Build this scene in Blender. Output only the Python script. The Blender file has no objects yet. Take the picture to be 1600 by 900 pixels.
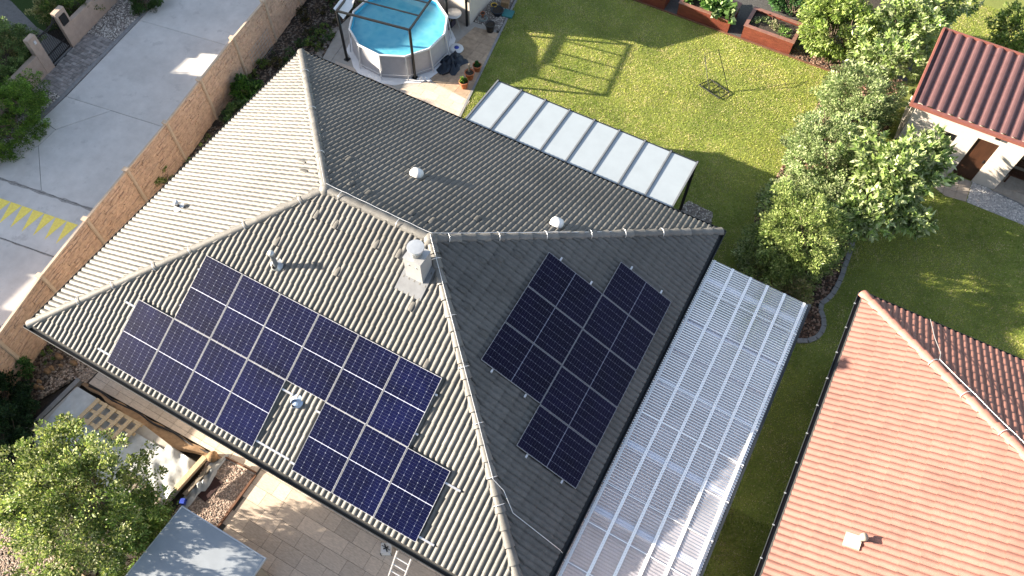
import bpy, math, random
import numpy as np
from mathutils import Vector, Matrix
from math import sin, cos, tan, pi, radians, atan2, sqrt, hypot
random.seed(7); rng = np.random.default_rng(7)
C = bpy.context.scene.collection
S = bpy.context.scene

# ------------------------------------------------------------------ camera
cam_d = bpy.data.cameras.new('camera'); cam = bpy.data.objects.new('camera', cam_d); C.objects.link(cam)
CAM = Vector((15.497, -2.597, 20.921))
RR = ((0.876928, 0.480300, 0.017575), (0.419130, -0.746326, -0.517038), (-0.235216, 0.460771, -0.855782))
m = Matrix(((RR[0][0], -RR[1][0], -RR[2][0], CAM[0]), (RR[0][1], -RR[1][1], -RR[2][1], CAM[1]),
            (RR[0][2], -RR[1][2], -RR[2][2], CAM[2]), (0, 0, 0, 1)))
cam.matrix_world = m
cam_d.sensor_width = 36; cam_d.lens = 1216.4 / 1600 * 36; cam_d.clip_start = .1; cam_d.clip_end = 1000
S.camera = cam

# ------------------------------------------------------------------ world, sun, exposure
AZ, EL = radians(22.5), radians(17.5)          # the light travels towards AZ, sun stands EL above the horizon
w = bpy.data.worlds.new('World'); S.world = w; w.use_nodes = True
nt = w.node_tree; bg = nt.nodes['Background']
sky = nt.nodes.new('ShaderNodeTexSky'); sky.sky_type = 'NISHITA'; sky.sun_disc = False
sky.sun_elevation = EL; sky.sun_rotation = atan2(-cos(AZ), -sin(AZ)); sky.air_density = 1.0; sky.dust_density = 1.2
hs = nt.nodes.new('ShaderNodeHueSaturation'); hs.inputs['Saturation'].default_value = .7
nt.links.new(sky.outputs[0], hs.inputs['Color']); nt.links.new(hs.outputs[0], bg.inputs[0]); bg.inputs[1].default_value = 0.068
sd = bpy.data.lights.new('sun', 'SUN'); sd.energy = 4.8; sd.angle = radians(.55); sd.color = (1.0, .86, .68)
so = bpy.data.objects.new('sun', sd); C.objects.link(so)
so.rotation_euler = Vector((cos(EL) * cos(AZ), cos(EL) * sin(AZ), -sin(EL))).to_track_quat('-Z', 'Y').to_euler()
S.view_settings.view_transform = 'Standard'; S.view_settings.look = 'None'
S.view_settings.exposure = 2.38; S.view_settings.gamma = 1
S.view_settings.use_curve_mapping = False
try:
    S.cycles.max_bounces = 8; S.cycles.transparent_max_bounces = 12; S.cycles.caustics_reflective = False
except Exception: pass

# ------------------------------------------------------------------ materials
def mat(name, col, rough=.8, var=.25, scale=6., bump=0., bscale=60., col2=None, coat=0., metal=0., spec=.5, stretch=None, detail=6, objvar=0., bigvar=0., spots=None):
    mt = bpy.data.materials.new(name); mt.use_nodes = True
    n = mt.node_tree.nodes; l = mt.node_tree.links; b = n['Principled BSDF']
    g = n.new('ShaderNodeNewGeometry'); vec = g.outputs['Position']
    if stretch:
        mp = n.new('ShaderNodeMapping'); mp.inputs['Scale'].default_value = stretch; l.new(vec, mp.inputs[0]); vec = mp.outputs[0]
    tx = n.new('ShaderNodeTexNoise'); tx.inputs['Scale'].default_value = scale; tx.inputs['Detail'].default_value = detail
    tx.inputs['Roughness'].default_value = .65; l.new(vec, tx.inputs['Vector'])
    rp = n.new('ShaderNodeValToRGB'); rp.color_ramp.elements[0].position = .3; rp.color_ramp.elements[1].position = .72
    c2 = col2 or tuple(min(1, c * (1 + var)) for c in col); c1 = tuple(c * (1 - var) for c in col) if not col2 else col
    rp.color_ramp.elements[0].color = (*c1, 1); rp.color_ramp.elements[1].color = (*c2, 1)
    l.new(tx.outputs[0], rp.inputs[0]); out = rp.outputs[0]
    if objvar:
        oi = n.new('ShaderNodeObjectInfo'); mr = n.new('ShaderNodeMapRange'); mr.inputs[3].default_value = 1 - objvar; mr.inputs[4].default_value = 1 + objvar
        l.new(oi.outputs['Random'], mr.inputs[0])
        mx = n.new('ShaderNodeVectorMath'); mx.operation = 'SCALE'; l.new(out, mx.inputs[0]); l.new(mr.outputs[0], mx.inputs['Scale']); out = mx.outputs[0]
    if bigvar:
        t2 = n.new('ShaderNodeTexNoise'); t2.inputs['Scale'].default_value = .55; t2.inputs['Detail'].default_value = 5
        l.new(g.outputs['Position'], t2.inputs['Vector'])
        mr = n.new('ShaderNodeMapRange'); mr.inputs[1].default_value = .3; mr.inputs[2].default_value = .7; mr.inputs[3].default_value = 1 - bigvar; mr.inputs[4].default_value = 1 + bigvar
        l.new(t2.outputs[0], mr.inputs[0])
        mx = n.new('ShaderNodeVectorMath'); mx.operation = 'SCALE'; l.new(out, mx.inputs[0]); l.new(mr.outputs[0], mx.inputs['Scale']); out = mx.outputs[0]
    if spots:   # (colour, scale, threshold, strength): patches of lichen, dirt or stains
        t4 = n.new('ShaderNodeTexNoise'); t4.inputs['Scale'].default_value = spots[1]; t4.inputs['Detail'].default_value = 7; t4.inputs['Roughness'].default_value = .7
        l.new(g.outputs['Position'], t4.inputs['Vector']); m4 = n.new('ShaderNodeMapRange'); m4.inputs[1].default_value = spots[2]; m4.inputs[2].default_value = spots[2] + .07; m4.inputs[3].default_value = 0; m4.inputs[4].default_value = spots[3]
        l.new(t4.outputs[0], m4.inputs[0]); x4 = n.new('ShaderNodeMix'); x4.data_type = 'RGBA'; l.new(m4.outputs[0], x4.inputs[0]); l.new(out, x4.inputs[6]); x4.inputs[7].default_value = (*spots[0], 1); out = x4.outputs[2]
    l.new(out, b.inputs['Base Color'])
    b.inputs['Roughness'].default_value = rough; b.inputs['Metallic'].default_value = metal
    b.inputs['Specular IOR Level'].default_value = spec
    if coat: b.inputs['Coat Weight'].default_value = coat; b.inputs['Coat Roughness'].default_value = .05
    if bump:
        t3 = n.new('ShaderNodeTexNoise'); t3.inputs['Scale'].default_value = bscale; t3.inputs['Detail'].default_value = 5
        l.new(vec, t3.inputs['Vector'])
        bp = n.new('ShaderNodeBump'); bp.inputs['Strength'].default_value = bump; bp.inputs['Distance'].default_value = .02
        l.new(t3.outputs[0], bp.inputs['Height']); l.new(bp.outputs[0], b.inputs['Normal'])
    return mt

def leafmat(name, rough=.5, trans=.35):
    mt = bpy.data.materials.new(name); mt.use_nodes = True
    n = mt.node_tree.nodes; l = mt.node_tree.links; b = n['Principled BSDF']
    at = n.new('ShaderNodeAttribute'); at.attribute_name = 'col'
    l.new(at.outputs['Color'], b.inputs['Base Color']); b.inputs['Roughness'].default_value = rough; b.inputs['Specular IOR Level'].default_value = .35
    tr = n.new('ShaderNodeBsdfTranslucent'); l.new(at.outputs['Color'], tr.inputs[0])
    mx = n.new('ShaderNodeMixShader'); mx.inputs[0].default_value = trans * 1.25
    l.new(b.outputs[0], mx.inputs[1]); l.new(tr.outputs[0], mx.inputs[2]); l.new(mx.outputs[0], n['Material Output'].inputs[0])
    return mt

M = dict(
 tile_nose=mat('tile_edge_shadow', (.045, .045, .045), .8, .3, 9), otile_nose=mat('worn_tile_edge', (.42, .27, .21), .8, .25, 12),  # grey nose is darkened to draw the shadow line below each course
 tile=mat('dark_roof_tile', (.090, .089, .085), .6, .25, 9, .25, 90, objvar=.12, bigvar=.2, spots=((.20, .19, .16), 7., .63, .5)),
 ventcap=mat('weathered_vent_tile', (.075, .074, .07), .7, .25, 9, .2, 90),
 ridge=mat('ridge_tile', (.135, .132, .125), .6, .2, 7, .3, 80, objvar=.14, spots=((.26, .25, .21), 9., .60, .6)),
 otile=mat('red_roof_tile', (.205, .098, .078), .65, .15, 5, .15, 70, objvar=.08, bigvar=.10, spots=((.12, .06, .05), 5., .61, .45)),
 oridge=mat('red_ridge_tile', (.30, .13, .10), .65, .2, 7, .3, 70, objvar=.1),
 under=mat('roof_underlay', (.03, .03, .03), .9),
 gutter=mat('dark_gutter', (.018, .022, .026), .45, .15),
 gutter_brown=mat('red_brown_gutter', (.20, .075, .06), .4, .15),
 plaster=mat('white_plaster', (.50, .46, .42), .9, .08, 4, .3, 120),
 plaster_tan=mat('tan_render', (.42, .33, .27), .9, .12, 5, .5, 90),
 concrete=mat('lane_concrete', (.54, .53, .515), .85, .08, 3, .12, 120, bigvar=.12, objvar=.04, spots=((.36, .355, .35), 1.7, .58, .45)),
 concrete2=mat('pool_concrete', (.36, .34, .31), .85, .13, 4, .2, 90, bigvar=.1),
 kerb=mat('kerb_concrete', (.22, .22, .225), .85, .2, 8, .2),
 crack=mat('crack_tar', (.06, .06, .06), .9),
 fence=mat('stone_concrete', (.53, .37, .265), .85, .25, 7, .6, 50, objvar=.06, bigvar=.15),
 fencetop=mat('fence_cap', (.48, .38, .29), .8, .12, 8, .2),
 paver=mat('small_paver', (.27, .25, .24), .85, .3, 7, .3, 70, objvar=.3),
 slab=mat('patio_slab', (.50, .42, .35), .8, .2, 9, .2, 80, objvar=.14, stretch=(1, 3.5, 1)),
 slabtan=mat('tan_slab', (.36, .27, .19), .85, .25, 6, .3, 60, objvar=.15),
 brick=mat('orange_brick', (.50, .25, .14), .85, .2, 12, .3, 80, objvar=.2),
 soil=mat('dark_soil', (.035, .028, .022), .95, .5, 9, 1., 40),
 sand=mat('sand_bank', (.30, .20, .12), .95, .25, 6, .8, 40),
 lawnbase=mat('lawn_ground', (.16, .19, .04), .95, .35, 30, .5, 90, bigvar=.25),
 gravelbase=mat('gravel_ground', (.22, .19, .17), .95, .5, 60, 1., 70),
 pebble=leafmat('pebble', .85, 0.),
 leaf=leafmat('leaf', .45, .3), grass=leafmat('grass_blade', .6, .3),
 bark=mat('bark', (.12, .09, .065), .9, .4, 12, .8, 40),
 white=mat('white_paint', (.62, .63, .64), .45, .05), metal=mat('bright_metal', (.50, .53, .56), .35, .08, 10, metal=.6),
 alu=mat('aluminium', (.72, .73, .75), .3, .05, 10, metal=.7),
 galv=mat('galvanised', (.45, .47, .48), .4, .15, 14, metal=.6),
 black=mat('black_metal', (.008, .009, .010), .5, .2), plastic_black=mat('black_plastic', (.02, .02, .022), .45, .2),
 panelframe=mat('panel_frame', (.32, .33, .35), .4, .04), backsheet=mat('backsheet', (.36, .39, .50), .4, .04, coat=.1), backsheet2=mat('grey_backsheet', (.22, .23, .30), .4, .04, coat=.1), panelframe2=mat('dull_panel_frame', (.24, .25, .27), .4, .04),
 cell=mat('solar_cell', (.0015, .0024, .021), .3, .4, 1.4, coat=.12, objvar=.18, spec=.1),
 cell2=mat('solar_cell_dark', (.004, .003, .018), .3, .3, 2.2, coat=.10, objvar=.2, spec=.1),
 terr=mat('terrace_glass', (.29, .335, .375), .35, .05, 2, coat=.2),
 darkred=mat('rust_planter', (.13, .032, .018), .55, .3, 4, .3, 30, stretch=(1, 1, 3)),
 planterrim=mat('planter_rim', (.20, .10, .08), .5, .2),
 shedroof=mat('maroon_sheet', (.095, .050, .052), .42, .12, 5, .05), wood_dark=mat('dark_wood_door', (.05, .020, .010), .5, .3, 6, .3, stretch=(1, 1, .2)),
 wood=mat('raw_timber', (.46, .35, .22), .75, .2, 8, .3, stretch=(1, 6, 6)), weathered=mat('weathered_timber', (.22, .19, .15), .85, .35, 9, .4, stretch=(1, 8, 8)),
 glassdark=mat('dark_window_glass', (.01, .011, .013), .08, .1), grayroof=mat('grey_sheet_roof', (.22, .25, .285), .5, .08, 3, .05, bigvar=.05),
 yellow=mat('yellow_paint', (.95, .74, .15), .7, .15, 14), poolwall=mat('pool_wall', (.40, .40, .43), .5, .08, 5),
 poolblue=mat('pool_liner', (.06, .42, .66), .5, .15, 3.5), terracotta=mat('terracotta', (.42, .14, .06), .75, .2, 12, .2),
 fabric=mat('white_fabric', (.75, .75, .76), .85, .06, 6, .2), tarp=mat('navy_cover', (.006, .016, .032), .5, .3, 5, .3, 20),
 membrane=mat('black_membrane', (.012, .012, .016), .6, .4), plastic_sheet=mat('white_sheeting', (.40, .42, .43), .35, .15, 4, .4, 9),
 teal=mat('teal_pad', (.03, .17, .18), .7, .15), blueplastic=mat('blue_plastic', (.02, .05, .35), .4), yellowplastic=mat('yellow_plastic', (.62, .40, .03), .5),
 purple=mat('dark_purple_crate', (.05, .045, .07), .6, .2), dirt=mat('dirt', (.2,.2,.2)), mat_red=mat('maroon_mat', (.03, .011, .013), .9, .2, 20, .5), brownedge=mat('brown_edging', (.12, .055, .03), .8, .2),
 carframe=mat('white_profile', (.88, .90, .92), .4, .05), bluevent=mat('pale_blue_plastic', (.30, .38, .50), .35, .2),
 rock=mat('ochre_rock', (.24, .15, .08), .9, .4, 8, .8, 20), chim=mat('chimney_sheet', (.42, .43, .44), .35, .08, 8, metal=.35), flash=mat('lead_flashing', (.14, .15, .165), .5, .15),
 porch=mat('porch_tile', (.33, .29, .25), .7, .15, 8, objvar=.1), neighbour=mat('neighbour_wall', (.5, .45, .38), .9, .1),
 ivory=mat('ivory_tile', (.34, .31, .25), .6, .1, 8))

def polycarb():
    mt = bpy.data.materials.new('clear_corrugated_plastic'); mt.use_nodes = True
    n = mt.node_tree.nodes; l = mt.node_tree.links; n.remove(n['Principled BSDF'])
    tr = n.new('ShaderNodeBsdfTransparent'); tr.inputs[0].default_value = (.84, .88, .92, 1)
    df = n.new('ShaderNodeBsdfDiffuse'); df.inputs[0].default_value = (.72, .72, .82, 1)
    tl = n.new('ShaderNodeBsdfTranslucent'); tl.inputs[0].default_value = (.78, .76, .82, 1)
    gl = n.new('ShaderNodeBsdfGlossy'); gl.inputs['Roughness'].default_value = .12
    fr = n.new('ShaderNodeFresnel'); fr.inputs[0].default_value = 1.5
    no = n.new('ShaderNodeTexNoise'); no.inputs['Scale'].default_value = 1.3; no.inputs['Detail'].default_value = 5
    ge = n.new('ShaderNodeNewGeometry'); l.new(ge.outputs['Position'], no.inputs['Vector'])
    mr = n.new('ShaderNodeMapRange'); mr.inputs[1].default_value = .3; mr.inputs[2].default_value = .7; mr.inputs[3].default_value = .55; mr.inputs[4].default_value = .80
    l.new(no.outputs[0], mr.inputs[0])
    a = n.new('ShaderNodeMixShader'); a.inputs[0].default_value = .5; l.new(df.outputs[0], a.inputs[1]); l.new(tl.outputs[0], a.inputs[2])
    b = n.new('ShaderNodeMixShader'); l.new(mr.outputs[0], b.inputs[0]); l.new(tr.outputs[0], b.inputs[1]); l.new(a.outputs[0], b.inputs[2])
    c = n.new('ShaderNodeMixShader'); l.new(fr.outputs[0], c.inputs[0]); l.new(b.outputs[0], c.inputs[1]); l.new(gl.outputs[0], c.inputs[2])
    l.new(c.outputs[0], n['Material Output'].inputs[0]); return mt
M['poly'] = polycarb()
def watermat():
    mt = bpy.data.materials.new('pool_water'); mt.use_nodes = True
    n = mt.node_tree.nodes; l = mt.node_tree.links; n.remove(n['Principled BSDF'])
    tr = n.new('ShaderNodeBsdfTransparent'); tr.inputs[0].default_value = (.62, .90, .97, 1)
    gl = n.new('ShaderNodeBsdfGlossy'); gl.inputs['Roughness'].default_value = .03
    fr = n.new('ShaderNodeFresnel'); fr.inputs[0].default_value = 1.33
    no = n.new('ShaderNodeTexNoise'); no.inputs['Scale'].default_value = 5; bp = n.new('ShaderNodeBump'); bp.inputs['Strength'].default_value = .15
    l.new(no.outputs[0], bp.inputs['Height']); l.new(bp.outputs[0], gl.inputs['Normal'])
    df = n.new('ShaderNodeBsdfDiffuse'); vo = n.new('ShaderNodeTexVoronoi'); vo.feature = 'SMOOTH_F1'; vo.inputs['Scale'].default_value = 3.2; n2 = n.new('ShaderNodeTexNoise'); n2.inputs['Scale'].default_value = 2.
    ge = n.new('ShaderNodeNewGeometry'); ad = n.new('ShaderNodeVectorMath'); ad.operation = 'ADD'; l.new(ge.outputs['Position'], n2.inputs['Vector']); l.new(ge.outputs['Position'], ad.inputs[0]); l.new(n2.outputs['Color'], ad.inputs[1]); l.new(ad.outputs[0], vo.inputs['Vector'])
    rp = n.new('ShaderNodeValToRGB'); rp.color_ramp.elements[0].color = (.10, .48, .68, 1); rp.color_ramp.elements[1].color = (.24, .66, .80, 1); l.new(vo.outputs['Distance'], rp.inputs[0]); l.new(rp.outputs[0], df.inputs[0]); mm = n.new('ShaderNodeMixShader'); mm.inputs[0].default_value = .62; l.new(tr.outputs[0], mm.inputs[1]); l.new(df.outputs[0], mm.inputs[2])  # cell pattern paints ripple and caustic light into the water colour
    c = n.new('ShaderNodeMixShader'); l.new(fr.outputs[0], c.inputs[0]); l.new(mm.outputs[0], c.inputs[1]); l.new(gl.outputs[0], c.inputs[2])
    l.new(c.outputs[0], n['Material Output'].inputs[0]); return mt
M['water'] = watermat()

# ------------------------------------------------------------------ mesh helpers
class MB:
    def __init__(s): s.v = []; s.f = []; s.sm = []
    def add(s, vs, fs, smooth=False):
        k = len(s.v); s.v += [tuple(p) for p in vs]; s.f += [tuple(i + k for i in f) for f in fs]; s.sm += [smooth] * len(fs)
    def box(s, c, d, rz=0, X=None):
        hx, hy, hz = d[0] / 2, d[1] / 2, d[2] / 2; vs = []
        for x, y, z in ((-1, -1, -1), (1, -1, -1), (1, 1, -1), (-1, 1, -1), (-1, -1, 1), (1, -1, 1), (1, 1, 1), (-1, 1, 1)):
            p = Vector((x * hx, y * hy, z * hz))
            if rz: p = Matrix.Rotation(rz, 3, 'Z') @ p
            if X is not None: p = X @ p
            vs.append(p + Vector(c))
        s.add(vs, [(3, 2, 1, 0), (4, 5, 6, 7), (0, 1, 5, 4), (1, 2, 6, 5), (2, 3, 7, 6), (3, 0, 4, 7)])
        return s
    def bar(s, a, b, wd, ht):
        a, b = Vector(a), Vector(b); d = b - a; L_ = d.length; X = d.to_track_quat('X', 'Z').to_matrix()
        return s.box((a + b) / 2, (L_, wd, ht), X=X)
    def tube(s, pts, r, n=8, r2=None, caps=True):
        pts = [Vector(p) for p in pts]; rings = []; N = len(pts)
        for i, p in enumerate(pts):
            t = (pts[min(i + 1, N - 1)] - pts[max(i - 1, 0)]).normalized()
            up = Vector((0, 0, 1)) if abs(t.z) < .9 else Vector((1, 0, 0))
            a = t.cross(up).normalized(); b = a.cross(t)
            rr = r if r2 is None else r + (r2 - r) * i / max(1, N - 1)
            rings.append([p + a * rr * cos(2 * pi * k / n) + b * rr * sin(2 * pi * k / n) for k in range(n)])
        vs = [q for rg in rings for q in rg]; fs = []
        for i in range(N - 1):
            for k in range(n): fs.append((i * n + k, i * n + (k + 1) % n, (i + 1) * n + (k + 1) % n, (i + 1) * n + k))
        s.add(vs, fs, True)
        if caps: s.add(rings[0], [tuple(range(n))]); s.add(rings[-1], [tuple(reversed(range(n)))])
        return s
    def lathe(s, prof, c=(0, 0, 0), n=20, smooth=True):
        vs = []; fs = []
        for r, z in prof:
            for k in range(n): vs.append((c[0] + r * cos(2 * pi * k / n), c[1] + r * sin(2 * pi * k / n), c[2] + z))
        for i in range(len(prof) - 1):
            for k in range(n): fs.append((i * n + k, i * n + (k + 1) % n, (i + 1) * n + (k + 1) % n, (i + 1) * n + k))
        s.add(vs, fs, smooth); return s
    def prism(s, poly, z0, z1):
        n = len(poly); s.add([(x, y, z0) for x, y in poly] + [(x, y, z1) for x, y in poly],
            [tuple(reversed(range(n))), tuple(range(n, 2 * n))] + [(i, (i + 1) % n, n + (i + 1) % n, n + i) for i in range(n)]); return s
    def quad(s, *p): s.add(p, [tuple(range(len(p)))]); return s
    def mesh(s, name, mt, base=None):
        me = bpy.data.meshes.new(name); v = s.v
        if base is not None: v = [(p[0] - base[0], p[1] - base[1], p[2] - base[2]) for p in v]
        me.from_pydata(v, [], s.f); me.materials.append(M[mt] if isinstance(mt, str) else mt)
        me.polygons.foreach_set('use_smooth', s.sm); me.update(); return me
    def obj(s, name, mt, parent=None, base=None):
        if base is None and parent is not None: base = WB.get(parent.name, (0, 0, 0))
        me = s.mesh(name, mt, base); o = bpy.data.objects.new(name, me); C.objects.link(o)
        if parent is not None: o.parent = parent; WB[o.name] = base
        elif base is not None: o.location = base; WB[o.name] = base
        return o
WB = {}
def thing(name, label, cat, loc=(0, 0, 0), group=None):
    o = bpy.data.objects.new(name, None); C.objects.link(o); o.location = loc; o.empty_display_size = .2
    o['label'] = label; o['category'] = cat
    if group: o['group'] = group
    WB[o.name] = tuple(loc); return o
def tag(o, label, cat, group=None):
    o['label'] = label; o['category'] = cat
    if group: o['group'] = group
    return o
def struct(o): o['kind'] = 'structure'; return o
def stuff(o, label=None, cat=None):
    o['kind'] = 'stuff'
    if label: o['label'] = label; o['category'] = cat
    return o
def inst(name, me, parent, mw):
    o = bpy.data.objects.new(name, me); C.objects.link(o); o.parent = parent; o.matrix_local = mw; return o
def inpoly(x, y, poly):
    x = np.asarray(x); y = np.asarray(y); r = np.zeros(x.shape, bool); n = len(poly)
    for i in range(n):
        x1, y1 = poly[i]; x2, y2 = poly[(i + 1) % n]
        if y1 == y2: continue
        c = ((y1 > y) != (y2 > y)) & (x < (x2 - x1) * (y - y1) / (y2 - y1) + x1); r ^= c
    return r
def clip(poly, win):
    out = list(poly); n = len(win)
    for i in range(n):
        a, b = win[i], win[(i + 1) % n]; inp = out; out = []
        if not inp: return []
        sd_ = lambda p: (b[0] - a[0]) * (p[1] - a[1]) - (b[1] - a[1]) * (p[0] - a[0])
        for k in range(len(inp)):
            p, q = inp[k], inp[(k + 1) % len(inp)]; sp, sq = sd_(p), sd_(q)
            if sp >= 0: out.append(p)
            if (sp >= 0) != (sq >= 0):
                t = sp / (sp - sq); out.append((p[0] + (q[0] - p[0]) * t, p[1] + (q[1] - p[1]) * t))
    return out
def area(p): return abs(sum(p[i][0] * p[(i + 1) % len(p)][1] - p[(i + 1) % len(p)][0] * p[i][1] for i in range(len(p)))) / 2
def soup(name, V, F, cols, mt, parent=None, base=(0, 0, 0), k=4):
    """fast mesh from numpy: V (n,3), F (m,k), cols (n,3)"""
    me = bpy.data.meshes.new(name); V = V - np.array(base)
    me.vertices.add(len(V)); me.vertices.foreach_set('co', V.astype(np.float32).ravel())
    me.loops.add(F.size); me.loops.foreach_set('vertex_index', F.astype(np.int32).ravel())
    me.polygons.add(len(F)); me.polygons.foreach_set('loop_start', np.arange(0, F.size, k, dtype=np.int32))
    me.update(calc_edges=True)
    a = me.color_attributes.new('col', 'FLOAT_COLOR', 'POINT'); cc = np.ones((len(V), 4), np.float32); cc[:, :3] = cols; a.data.foreach_set('color', cc.ravel())
    me.materials.append(M[mt]); me.validate()
    o = bpy.data.objects.new(name, me); C.objects.link(o)
    if parent is not None: o.parent = parent
    else: o.location = base
    return o
def tonp(h): return np.array(h, float)

def leaf_soup(P, N, size, palette, aspect=.5, jitter=.5, droop=0.):
    """P centres, N outward directions, size per leaf; returns V,F,cols for folded rhombus leaves"""
    n = len(P); d = rng.normal(size=(n, 3)) * jitter + N; d[:, 2] -= droop; d /= np.linalg.norm(d, axis=1)[:, None] + 1e-9
    up = rng.normal(size=(n, 3)) * .6 + [0, 0, 1.]; sd_ = np.cross(d, up); sd_ /= np.linalg.norm(sd_, axis=1)[:, None] + 1e-9
    nn = np.cross(sd_, d); s = size[:, None] if np.ndim(size) else size
    V = np.empty((n, 4, 3)); V[:, 0] = P - d * s * .5; V[:, 2] = P + d * s * .5
    V[:, 1] = P + sd_ * s * aspect * .5 + nn * s * .10; V[:, 3] = P - sd_ * s * aspect * .5 + nn * s * .10
    F = np.arange(n * 4).reshape(n, 4)
    pal = np.array(palette); ci = pal[rng.integers(0, len(pal), n)] * rng.uniform(.7, 1.3, (n, 1)); return V.reshape(-1, 3), F, np.repeat(ci, 4, 0)

def crown(c, r, nclu, nleaf, size, palette, clr=.3, flat=0., lmp=.2, shell=.55, aspect=.5, tufts=False, droop=0., hollow=None):
    c = np.array(c); r = np.array(r)
    d = rng.normal(size=(nclu, 3)); d /= np.linalg.norm(d, axis=1)[:, None]
    lump = 1 + lmp * np.sin(d[:, 0] * 4.1 + c[0] * 3) * np.cos(d[:, 1] * 3.7 + c[1]) + lmp * .6 * np.sin(d[:, 2] * 7 + d[:, 0] * 5 + 1.3)
    rad = rng.uniform(shell, 1, nclu) ** .8 * lump
    cc = c + d * r * rad[:, None]; keep = cc[:, 2] > .05; cc, d = cc[keep], d[keep]; nclu = len(cc)
    cs = clr * rng.uniform(.6, 1.35, nclu)
    idx = np.repeat(np.arange(nclu), nleaf); n = len(idx)
    e = rng.normal(size=(n, 3)); e /= np.linalg.norm(e, axis=1)[:, None]
    P = cc[idx] + e * (cs[idx] * rng.uniform(.25, 1, n) ** .6)[:, None] * np.array([1, 1, .75])
    ok = P[:, 2] > .04; P, e, idx = P[ok], e[ok], idx[ok]
    N = e * .8 + d[idx] * .7 + [0, 0, .25]
    sz = size * rng.uniform(.6, 1.35, len(P))
    V, F, K = leaf_soup(P, N, sz, palette, aspect, droop=droop)
    tint = rng.uniform(.55, 1.4, nclu); K = K * np.repeat(tint[idx], 4)[:, None]
    return V, F, K
def join(parts):
    V = []; F = []; K = []; o = 0
    for v, f, k in parts: V.append(v); F.append(f + o); K.append(k); o += len(v)
    return np.concatenate(V), np.concatenate(F), np.concatenate(K)
def tree(name, label, cat, base, crowns, trunk_h, trunk_r, group=None, limbs=6, stems=1):
    t = thing(name, label, cat, base, group); mb = MB(); b = Vector(base)
    for s_ in range(stems):
        off = Vector((random.uniform(-.3, .3), random.uniform(-.3, .3), 0)) if stems > 1 else Vector((0, 0, 0))
        top = b + Vector((random.uniform(-.15, .15), random.uniform(-.15, .15), trunk_h)) + off * 1.5
        mb.tube([b + off * .4, b + off * .7 + Vector((.04, -.03, trunk_h * .5)), top], trunk_r, 7, trunk_r * .6)
        for i in range(limbs):
            cr = random.choice(crowns); c_, r_ = Vector(cr['c']), cr['r']
            e = c_ + Vector((random.uniform(-.75, .75) * r_[0], random.uniform(-.75, .75) * r_[1], random.uniform(-.3, .7) * r_[2]))
            mid = (top + e) / 2 + Vector((random.uniform(-.12, .12), random.uniform(-.12, .12), .05))
            mb.tube([top - Vector((0, 0, .15 * random.random())), mid, e], trunk_r * .45, 5, .008)
    mb.obj('trunk', 'bark', t)
    V, F, K = join([crown(**{k: v for k, v in cr.items()}) for cr in crowns])
    soup('crown', V, F, K, 'leaf', t, base); return t

# ================================================================== GROUND
L, W, H, EZ = 14.841, 11.794, 2.860, 2.75
AL = atan2(H, W / 2); CA, SA = cos(AL), sin(AL); SL = W / 2 / CA
mb = MB(); mb.quad((-150, -150, -.06), (170, -150, -.06), (170, 170, -.06), (-150, 170, -.06)); struct(mb.obj('ground', 'soil'))
def sheet(name, poly, z, mt): mb_ = MB(); mb_.prism(poly, -.05, z); return struct(mb_.obj(name, mt))
LAWN = [(4.72, 13.4), (3.2, 21.2), (3.0, 23.05), (45, 23.05), (45, 60), (60, 60), (60, -30), (14.9, -30), (14.9, 11.2), (14.2, 13.4)]
sheet('lawn', LAWN, 0, 'lawnbase')
sheet('lawn', [(18.4, 23.12), (44.9, 23.12), (44.9, 60), (18.4, 60)], 0, 'lawnbase')
BED = [(14.0, 23.6), (14.0, 23.08), (15.9, 23.05), (15.75, 20), (15.6, 17.5), (15.5, 15.2), (15.75, 13.2), (16.2, 12.3), (17.0, 11.5), (17.92, 11.17), (18.49, 11.41), (18.76, 11.89),
       (18.72, 12.40), (18.49, 12.78), (18.65, 13.40), (18.72, 14.4), (18.69, 15.08), (18.69, 15.66), (18.45, 16.3), (18.3, 17.6), (18.4, 19.4), (18.4, 24)]
mb = MB(); mb.prism(BED, -.04, .006); struct(mb.obj('planting_bed', 'soil'))
mb = MB(); mb.prism([(4.2, 23.05), (14.3, 23.05), (18.4, 23.05), (18.4, 26), (4.2, 26)], -.04, .010); struct(mb.obj('garden_path', mat('dark_path', (.06, .06, .06), .9, .3, 12, .5)))
BEDL = [(-3.4, -1.2), (-2.1, 3), (-2.6, 8), (-3.2, 12), (-3.7, 15.5), (-3.9, 19), (-1.9, 19), (-1.9, 15.9), (-1.35, 13.8), (-1.3, 12.5), (.2, 11.5), (.4, .3), (-.2, -1.2)]
# near garden (left of the west lane wall)
sheet('neighbour_lawn', [(-30, 9.6), (-12.4, 8.0), (-10.6, 12), (-11.2, 18), (-30, 20)], .0, mat('dark_lawn', (.035, .075, .012), .9, .35, 25, .8, 80))
sheet('neighbour_path', [(-30, 9.2), (-14.2, 9.9), (-12.2, 9.15), (-9.9, 8.75), (-10.0, 9.85), (-12.0, 10.0), (-14.0, 10.6), (-30, 10.2)], .006, 'kerb')

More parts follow.
